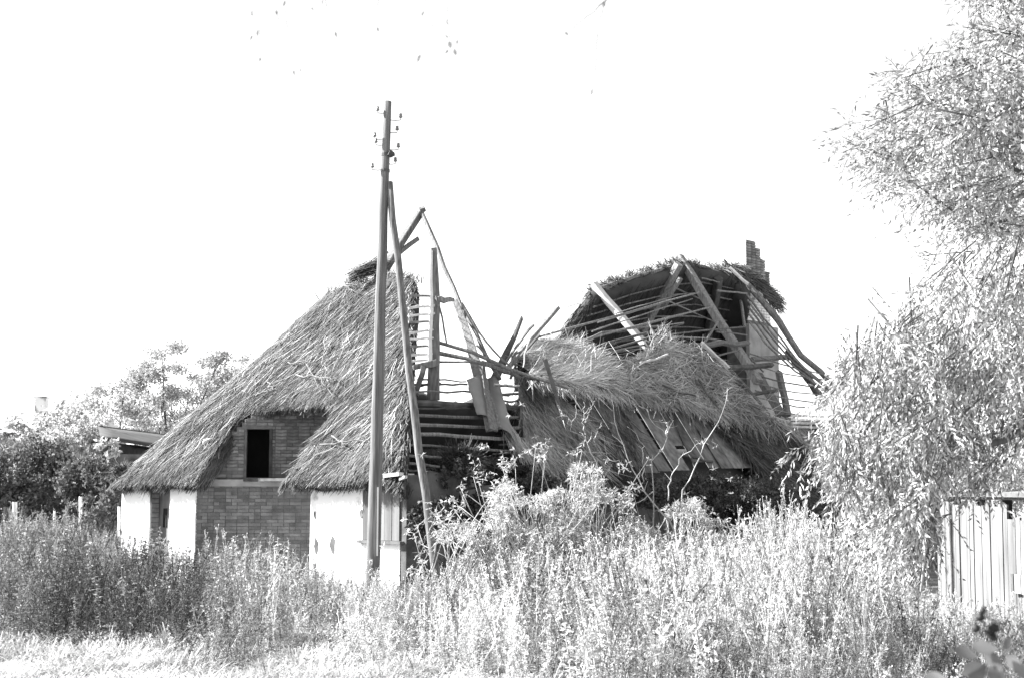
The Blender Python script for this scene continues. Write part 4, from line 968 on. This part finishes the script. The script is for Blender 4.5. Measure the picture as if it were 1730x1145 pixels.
# nearest 290 leaves stand alone as parts, the rest is one mass
order = np.argsort(Pn[:, 1]); pick = [i for i in order if 10 < (865+FPX*Pn[i, 0]/Pn[i, 1]) < 1728][:290]; mask = np.ones(len(Pn), bool); mask[pick] = False
leaves('foliage', Pn[mask], Dn[mask], Ln[mask], Wn_[mask], M['willow'], wl_, kind='stuff', fold=.2)
lm = []
for k in range(4):
    Vl, Tl = leaf_arrays(np.zeros((1, 3)), np.array([[0, 0, 1.0]]), [1.0], [.27], .2); me = np_mesh('leaf', Vl, Tl); me.materials.append(M['willow']); lm.append(me)
for i in pick:
    o = link('leaf', random.choice(lm), None, wl_); q = Vector(Dn[i]).to_track_quat('Z', 'Y') @ Matrix.Rotation(random.uniform(0, 6.28), 4, 'Z').to_quaternion()
    o.location = Vector(Pn[i]); o.rotation_mode = 'QUATERNION'; o.rotation_quaternion = q; o.scale = (Ln[i],)*3

# ================================================================== WEEDS AND GRASS
def template(kind):
    """unit-height weed: returns V, T"""
    P, Dr, L, Wd = [], [], [], []; stemV, stemT = [], []
    lean = rng.normal(0, .10, 2); curve = rng.normal(0, .10, 2)
    def axis(f): return np.array([lean[0]*f+curve[0]*f*f, lean[1]*f+curve[1]*f*f, f])
    def stem(p, q, r):
        b = len(stemV); d = unit(q-p); s = unit(np.cross(d, [0.3, 1, .2])); u = np.cross(d, s)
        for o, rr in ((p, r), (q, r*.5)):
            for a in range(3): stemV.append(o+s*math.cos(a*2.094)*rr+u*math.sin(a*2.094)*rr)
        for a in range(3):
            a2 = (a+1) % 3; stemT.extend([(b+a, b+a2, b+3+a2), (b+a, b+3+a2, b+3+a)])
    for k in range(4): stem(axis(k/4), axis((k+1)/4), .005)
    if kind == 'plume':                                  # mugwort: fine leaves and a feathery top
        for k in range(34):
            f = rng.uniform(.12, .75); P.append(axis(f)); a = rng.uniform(0, 6.28); Dr.append((math.cos(a), math.sin(a), rng.uniform(-.2, .7))); L.append(rng.uniform(.035, .075)); Wd.append(rng.uniform(.010, .018))
        for k in range(9):
            f = rng.uniform(.45, .92); a = rng.uniform(0, 6.28); p = axis(f); ln = rng.uniform(.10, .24)*(1.15-f)*2; d = unit(np.array([math.cos(a)*.5, math.sin(a)*.5, 1])); q = p+d*ln; stem(p, q, .003)
            for j in range(6): P.append(p+(q-p)*rng.uniform(.25, 1.05)); Dr.append(rand_dirs(1)[0]+np.array([0, 0, .5])); L.append(rng.uniform(.018, .036)); Wd.append(rng.uniform(.010, .016))
        for k in range(14): P.append(axis(rng.uniform(.8, 1.02))); Dr.append(rand_dirs(1)[0]+np.array([0, 0, .8])); L.append(rng.uniform(.018, .034)); Wd.append(rng.uniform(.010, .015))
    elif kind == 'nettle':
        for k in range(20):
            f = .12+.86*k/20; a = (k % 2)*1.57+rng.normal(0, .3)
            for s in (0, math.pi):
                for rep in range(2): P.append(axis(f)+rng.normal(0, .008, 3)); Dr.append((math.cos(a+s)+rng.normal(0, .3), math.sin(a+s)+rng.normal(0, .3), rng.uniform(-.6, .35))); L.append(rng.uniform(.05, .10)*(1.2-.6*f)); Wd.append(rng.uniform(.020, .036))
        for k in range(16): P.append(axis(rng.uniform(.75, 1.02))); Dr.append(rand_dirs(1)[0]); L.append(rng.uniform(.02, .045)); Wd.append(rng.uniform(.012, .02))
    else:                                                # leafy bushy weed
        for k in range(7):
            f = rng.uniform(.15, .8); a = rng.uniform(0, 6.28); p = axis(f); d = unit(np.array([math.cos(a), math.sin(a), 1.1])); q = p+d*rng.uniform(.12, .28); stem(p, q, .003)
            for j in range(9): P.append(p+(q-p)*rng.uniform(.2, 1.05)); Dr.append(rand_dirs(1)[0]+np.array([0, 0, .2])); L.append(rng.uniform(.03, .06)); Wd.append(rng.uniform(.016, .030))
        for k in range(30): P.append(axis(rng.uniform(.3, 1.0))); Dr.append(rand_dirs(1)[0]); L.append(rng.uniform(.03, .06)); Wd.append(rng.uniform(.015, .028))
    Vl, Tl = leaf_arrays(np.array(P), np.array(Dr, float), np.array(L)*.85, np.array(Wd)*.72, .2); sv = np.array(stemV)
    return np.concatenate([sv, Vl]), np.concatenate([np.array(stemT), Tl+len(sv)])
TPL = {k: [template(k) for _ in range(5)] for k in ('plume', 'nettle', 'leafy')}
def grass_tpl():
    V, T = [], []
    for k in range(15):
        a = rng.uniform(0, 6.28); b0 = np.array([rng.normal(0, .06), rng.normal(0, .06), 0]); h = rng.uniform(.5, 1.0); out = rng.uniform(.1, .55)*h; d = np.array([math.cos(a), math.sin(a), 0]); s = np.array([-d[1], d[0], 0])*rng.uniform(.007, .014)
        m1 = b0+d*out*.3+ZU*h*.55; m2 = b0+d*out*.75+ZU*h*.9; tip = b0+d*out*1.15+ZU*h*rng.uniform(.75, 1.0); b = len(V)
        V += [b0-s, b0+s, m1-s*.8, m1+s*.8, m2-s*.5, m2+s*.5, tip]; T += [(b, b+1, b+3), (b, b+3, b+2), (b+2, b+3, b+5), (b+2, b+5, b+4), (b+4, b+5, b+6)]
    return np.array(V), np.array(T)
GT = [grass_tpl() for _ in range(6)]
def scatter(name, items, m):
    """items: (template, x, y, z, yaw, height, wide) joined into one uncountable mass"""
    VV, TT, b = [], [], 0
    for (Vt, Tt), x, y, z, yaw, h, wd in items:
        c, s = math.cos(yaw), math.sin(yaw); q = np.empty_like(Vt); q[:, 0] = (Vt[:, 0]*c-Vt[:, 1]*s)*wd+x; q[:, 1] = (Vt[:, 0]*s+Vt[:, 1]*c)*wd+y; q[:, 2] = Vt[:, 2]*h+z
        VV.append(q); TT.append(Tt+b); b += len(Vt)
    return link(name, np_mesh(name, np.concatenate(VV), np.concatenate(TT)), m, None, 'stuff')
YT = [(-200, 872), (0, 872), (100, 870), (200, 888), (280, 905), (340, 925), (420, 912), (500, 936), (560, 952), (640, 958), (690, 960), (740, 945), (800, 925), (900, 905), (1000, 905), (1100, 900), (1180, 888), (1250, 885), (1290, 862), (1320, 850), (1350, 866), (1400, 890), (1450, 930), (1500, 955), (1560, 985), (1600, 1000), (1660, 1012), (1730, 1005), (1900, 1000)]
FR = [(-200, 15.2), (0, 15.2), (120, 14.8), (250, 15.0), (400, 13.9), (560, 13.8), (700, 13.2), (820, 12.2), (900, 11.2), (1000, 10.4), (1900, 10.2)]
ytop = lambda px: float(np.interp(px, *zip(*YT))); dfront = lambda px: float(np.interp(px, *zip(*FR)))
sets = {'weed': [], 'weed_dk': [], 'weed_mid': [], 'weed_shade': []}
cnt = 0
while cnt < 6700:
    D = rng.uniform(10.2, 33); x = rng.uniform(-.44, .50)*D; px = 865+FPX*x/D
    w_, t_ = wt((x, D, 0))
    if -0.25 < w_ < 8.6 and t_ > -0.25: continue
    if w_ < 0 and t_ > 0 and w_ > -.4: continue
    if D > 22 and (px > 330): continue
    if D > 26 and rng.rand() < .6: continue
    q = np.array([x, D, 0])-SA
    if q@SD > -.3 and q@SN < .15: continue
    fr = dfront(px)+.5*mnoise.noise(Vector((x*.9, 0, 0)))
    if D < fr: continue
    if mnoise.noise(Vector((x*1.1, D*.8, 6))) < -.16 and rng.rand() < .92: continue
    h = EYE-(ytop(px)-830)/FPX*D
    h -= max(0, fr+4.5-D)/4.5*rng.uniform(.1, 1.0)*.62
    h *= rng.uniform(.62, 1.0) + .24*mnoise.noise(Vector((x*.9, D*.7, 0))) + (.18 if rng.rand() < .07 else 0)
    if D < fr+.7: h *= rng.uniform(.45, .95)
    if h < .25: continue
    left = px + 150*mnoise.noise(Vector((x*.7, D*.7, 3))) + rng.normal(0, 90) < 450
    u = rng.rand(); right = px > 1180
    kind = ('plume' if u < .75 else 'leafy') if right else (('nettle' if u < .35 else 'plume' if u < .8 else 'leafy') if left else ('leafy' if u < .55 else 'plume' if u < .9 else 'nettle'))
    mk = ('weed_shade' if left and 90 < px + 60*mnoise.noise(Vector((x, D, 1))) < 340 and D < 19.5 and rng.rand() < .85 else 'weed_dk') if left else ('weed_mid' if mnoise.noise(Vector((x*1.6, D*1.3, 12))) + rng.normal(0, .22) > .16 else 'weed')  # left front patch takes weeds with shade painted into their colour
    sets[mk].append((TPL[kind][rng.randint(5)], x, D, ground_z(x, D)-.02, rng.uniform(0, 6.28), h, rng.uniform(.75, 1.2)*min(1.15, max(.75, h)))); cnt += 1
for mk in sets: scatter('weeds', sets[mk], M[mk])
items = []
while len(items) < 4300:
    D = rng.uniform(10.6, 17.4); x = rng.uniform(-.39, .40)*D; px = 865+FPX*x/D; fr = dfront(px)
    if D > fr+.7: continue
    if px > 900 and rng.rand() < .8: continue
    h = rng.uniform(.08, .20) + .10*mnoise.noise(Vector((x*1.3, D*1.3, 0)))
    if D > fr-.9: h *= rng.uniform(1.0, 1.7)
    if rng.rand() < .03: h *= 1.6
    items.append((GT[rng.randint(6)], x, D, ground_z(x, D)-.01, rng.uniform(0, 6.28), max(.08, h), rng.uniform(.5, .9)))
for k in range(30):                                       # tall pale tuft in the middle foreground
    p = at(795+rng.normal(0, 10), 1140, 14.2); items.append((GT[rng.randint(6)], p[0], 14.2+rng.normal(0, .15), 0, rng.uniform(0, 6.28), rng.uniform(.35, .6), .55))
scatter('grass', items, M['grass'])
# a few tall plumed weeds that stand out singly
for lab, px, py, D in (('tallest feathery weed before the dark ivy', 1313, 822, 15.5), ('feathery weed standing right of the tallest one', 1345, 850, 15.8), ('feathery weed with bent tip, in front of the timber post', 1392, 868, 15.2), ('tall feathery weed left of the tallest one before the ivy', 1280, 848, 16.0),
                       ('arching feathery weed in front of the brick gable', 392, 880, 19.0), ('slim upright weed before the right end of the brick gable', 484, 888, 18.6), ('feathery weed against the left part of the brick gable', 352, 890, 19.4)):
    p = at(px, py, D); r = thing('feathery_weed', lab, 'weed', (p[0], D, 0), 'tall feathery weeds'); VV, TT, b = [], [], 0
    for k in range(9 if px > 1200 else 3):
        Vt, Tt = TPL['plume'][k % 5]; a = rng.uniform(0, 6.28); h = p[2]*rng.uniform(.80, 1.04); q = Vt.copy(); c, s = math.cos(a), math.sin(a)
        q = np.stack([(Vt[:, 0]*c-Vt[:, 1]*s)*.9+p[0]+rng.normal(0, .05), (Vt[:, 0]*s+Vt[:, 1]*c)*.9+D+rng.normal(0, .05), Vt[:, 2]*h], 1); VV.append(q); TT.append(Tt+b); b += len(q)
    link('stems_and_plumes', np_mesh('feathery_weed', np.concatenate(VV), np.concatenate(TT)), M['weed'], r)

# ================================================================== NEAR TWIGS
br = thing('bramble_spray', 'dark out of focus berry spray with broad leaves, at the lower right corner', 'plant', at(1760, 1200, 2.6))
def bstem(pts, r=.0022, D=2.6): MB().tube(resample([at(x, y, D) for x, y in pts], 8, .0006), r, 6).build('stem', M['bark'], br, smooth=True)
bstem([(1665, 1040), (1690, 1050), (1735, 1062), (1800, 1090)], .0016); bstem([(1652, 1046), (1668, 1044), (1690, 1050)], .001); bstem([(1676, 1066), (1690, 1050)], .001)
for i, (x, y, r) in enumerate(((1661, 1031, 6), (1656, 1042, 8), (1649, 1061, 8), (1671, 1064, 8), (1681, 1060, 9), (1678, 1076, 7))):
    p = at(x, y, 2.6); bm_ = MB(); R0 = r*2.6/FPX
    bm_.tube([p+ZU*R0*math.cos(a) for a in (0.15, .6, 1.1, 1.57, 2.0, 2.5, 3.0)], [R0*math.sin(a) for a in (0.15, .6, 1.1, 1.57, 2.0, 2.5, 3.0)], 10, jitter=.14).build('berry', M['berry'], br, smooth=True)
def broad_leaf(px, py, ang, ln, D, m, parent, name='leaf', asp=.45, tilt=.4):
    p = at(px, py, D); l = ln*D/FPX; d = np.array([math.cos(ang), 0, -math.sin(ang)]); d = unit(d+np.array([0, random.uniform(-.4, .4), 0])); s = unit(np.cross(d, [0, 1.0, tilt*random.uniform(-1, 1)])); nn = np.cross(s, d)
    vs, fs = [], []
    prof = [(0, .02), (.12, .55), (.3, .95), (.5, 1), (.7, .78), (.88, .36), (1, .02)]
    for f, w_ in prof:
        c = p + d*l*f - nn*l*.12*f*f
        for sd in (-1, 0, 1): vs.append(c + s*sd*w_*l*asp*.5 + nn*(abs(sd)*.06*l*w_))
    for i in range(6):
        for j in range(2): fs.append((i*3+j, i*3+j+1, (i+1)*3+j+1, (i+1)*3+j))
    return MB().add(vs, fs).build(name, m, parent, smooth=True)
for (x, y, a, ln) in ((1612, 1095, .35, 40), (1640, 1088, .2, 44), (1665, 1098, 1.0, 42), (1625, 1135, -.2, 50), (1668, 1128, .6, 48), (1700, 1105, .9, 40), (1715, 1130, .3, 46), (1560, 1140, .2, 40), (1705, 1075, 2.0, 26), (1640, 1160, -.9, 50)):
    broad_leaf(x, y, a, ln, 2.7, M['bramble'], br, asp=.55)
bstem([(1650, 1200), (1660, 1130), (1690, 1105), (1720, 1090)], .0016, 2.72)

ovr = thing('overhanging_branch', 'sparse pale leaves of a branch hanging in from the top edge', 'branch', at(560, -90, 6.0))
MB().tube(resample([at(380, -70, 6.0), at(560, -95, 6.1), at(760, -80, 6.0), at(1060, -70, 6.1), at(1300, -110, 6.2), at(2000, -250, 6.5)], 14, .01), [.006+.0025*k for k in range(14)], 7).build('bough', M['bark'], ovr, smooth=True)
LP = [(427, 17, 9), (467, 17, 8), (458, 46, 8), (437, 50, 10), (426, 60, 7), (440, 97, 7), (497, 118, 8), (510, 116, 7), (482, 2, 8), (548, -3, 10), (526, 13, 6), (567, 54, 8), (638, 46, 7), (716, 20, 7), (755, 33, 8), (753, 58, 7), (759, 70, 11), (768, 83, 10), (757, 84, 7), (773, 68, 6), (711, 93, 11), (657, 170, 0), (1003, 150, 9), (1020, 3, 9), (955, 54, 7)]
for x, y, ln in LP:
    if ln: broad_leaf(x, y, random.uniform(.9, 2.2), ln*1.3, 6.0, M['skyleaf'], ovr, asp=.5)
for pts in ([(427, 17), (445, -40), (470, -80)], [(480, 0), (482, 30), (486, 46)], [(480, 0), (490, -80)], [(440, 97), (437, 50), (455, -80)], [(497, 118), (467, 17), (480, -80)], [(567, 54), (548, 0), (545, -90)], [(638, 46), (640, -85)], [(716, 20), (730, -80)],
            [(711, 93), (740, 20), (750, -80)], [(768, 83), (757, 55), (755, 20), (765, -80)], [(1009, 58), (1015, 30), (1025, 0), (1030, -70)], [(955, 56), (985, 35), (1008, 15), (1025, 0)], [(1003, 150), (1009, 58)]):
    MB().tube(resample([at(x, y, 6.0) for x, y in pts], 7, .002), [.0008+.0002*k for k in range(7)], 5).build('twig', M['skyleaf'], ovr)
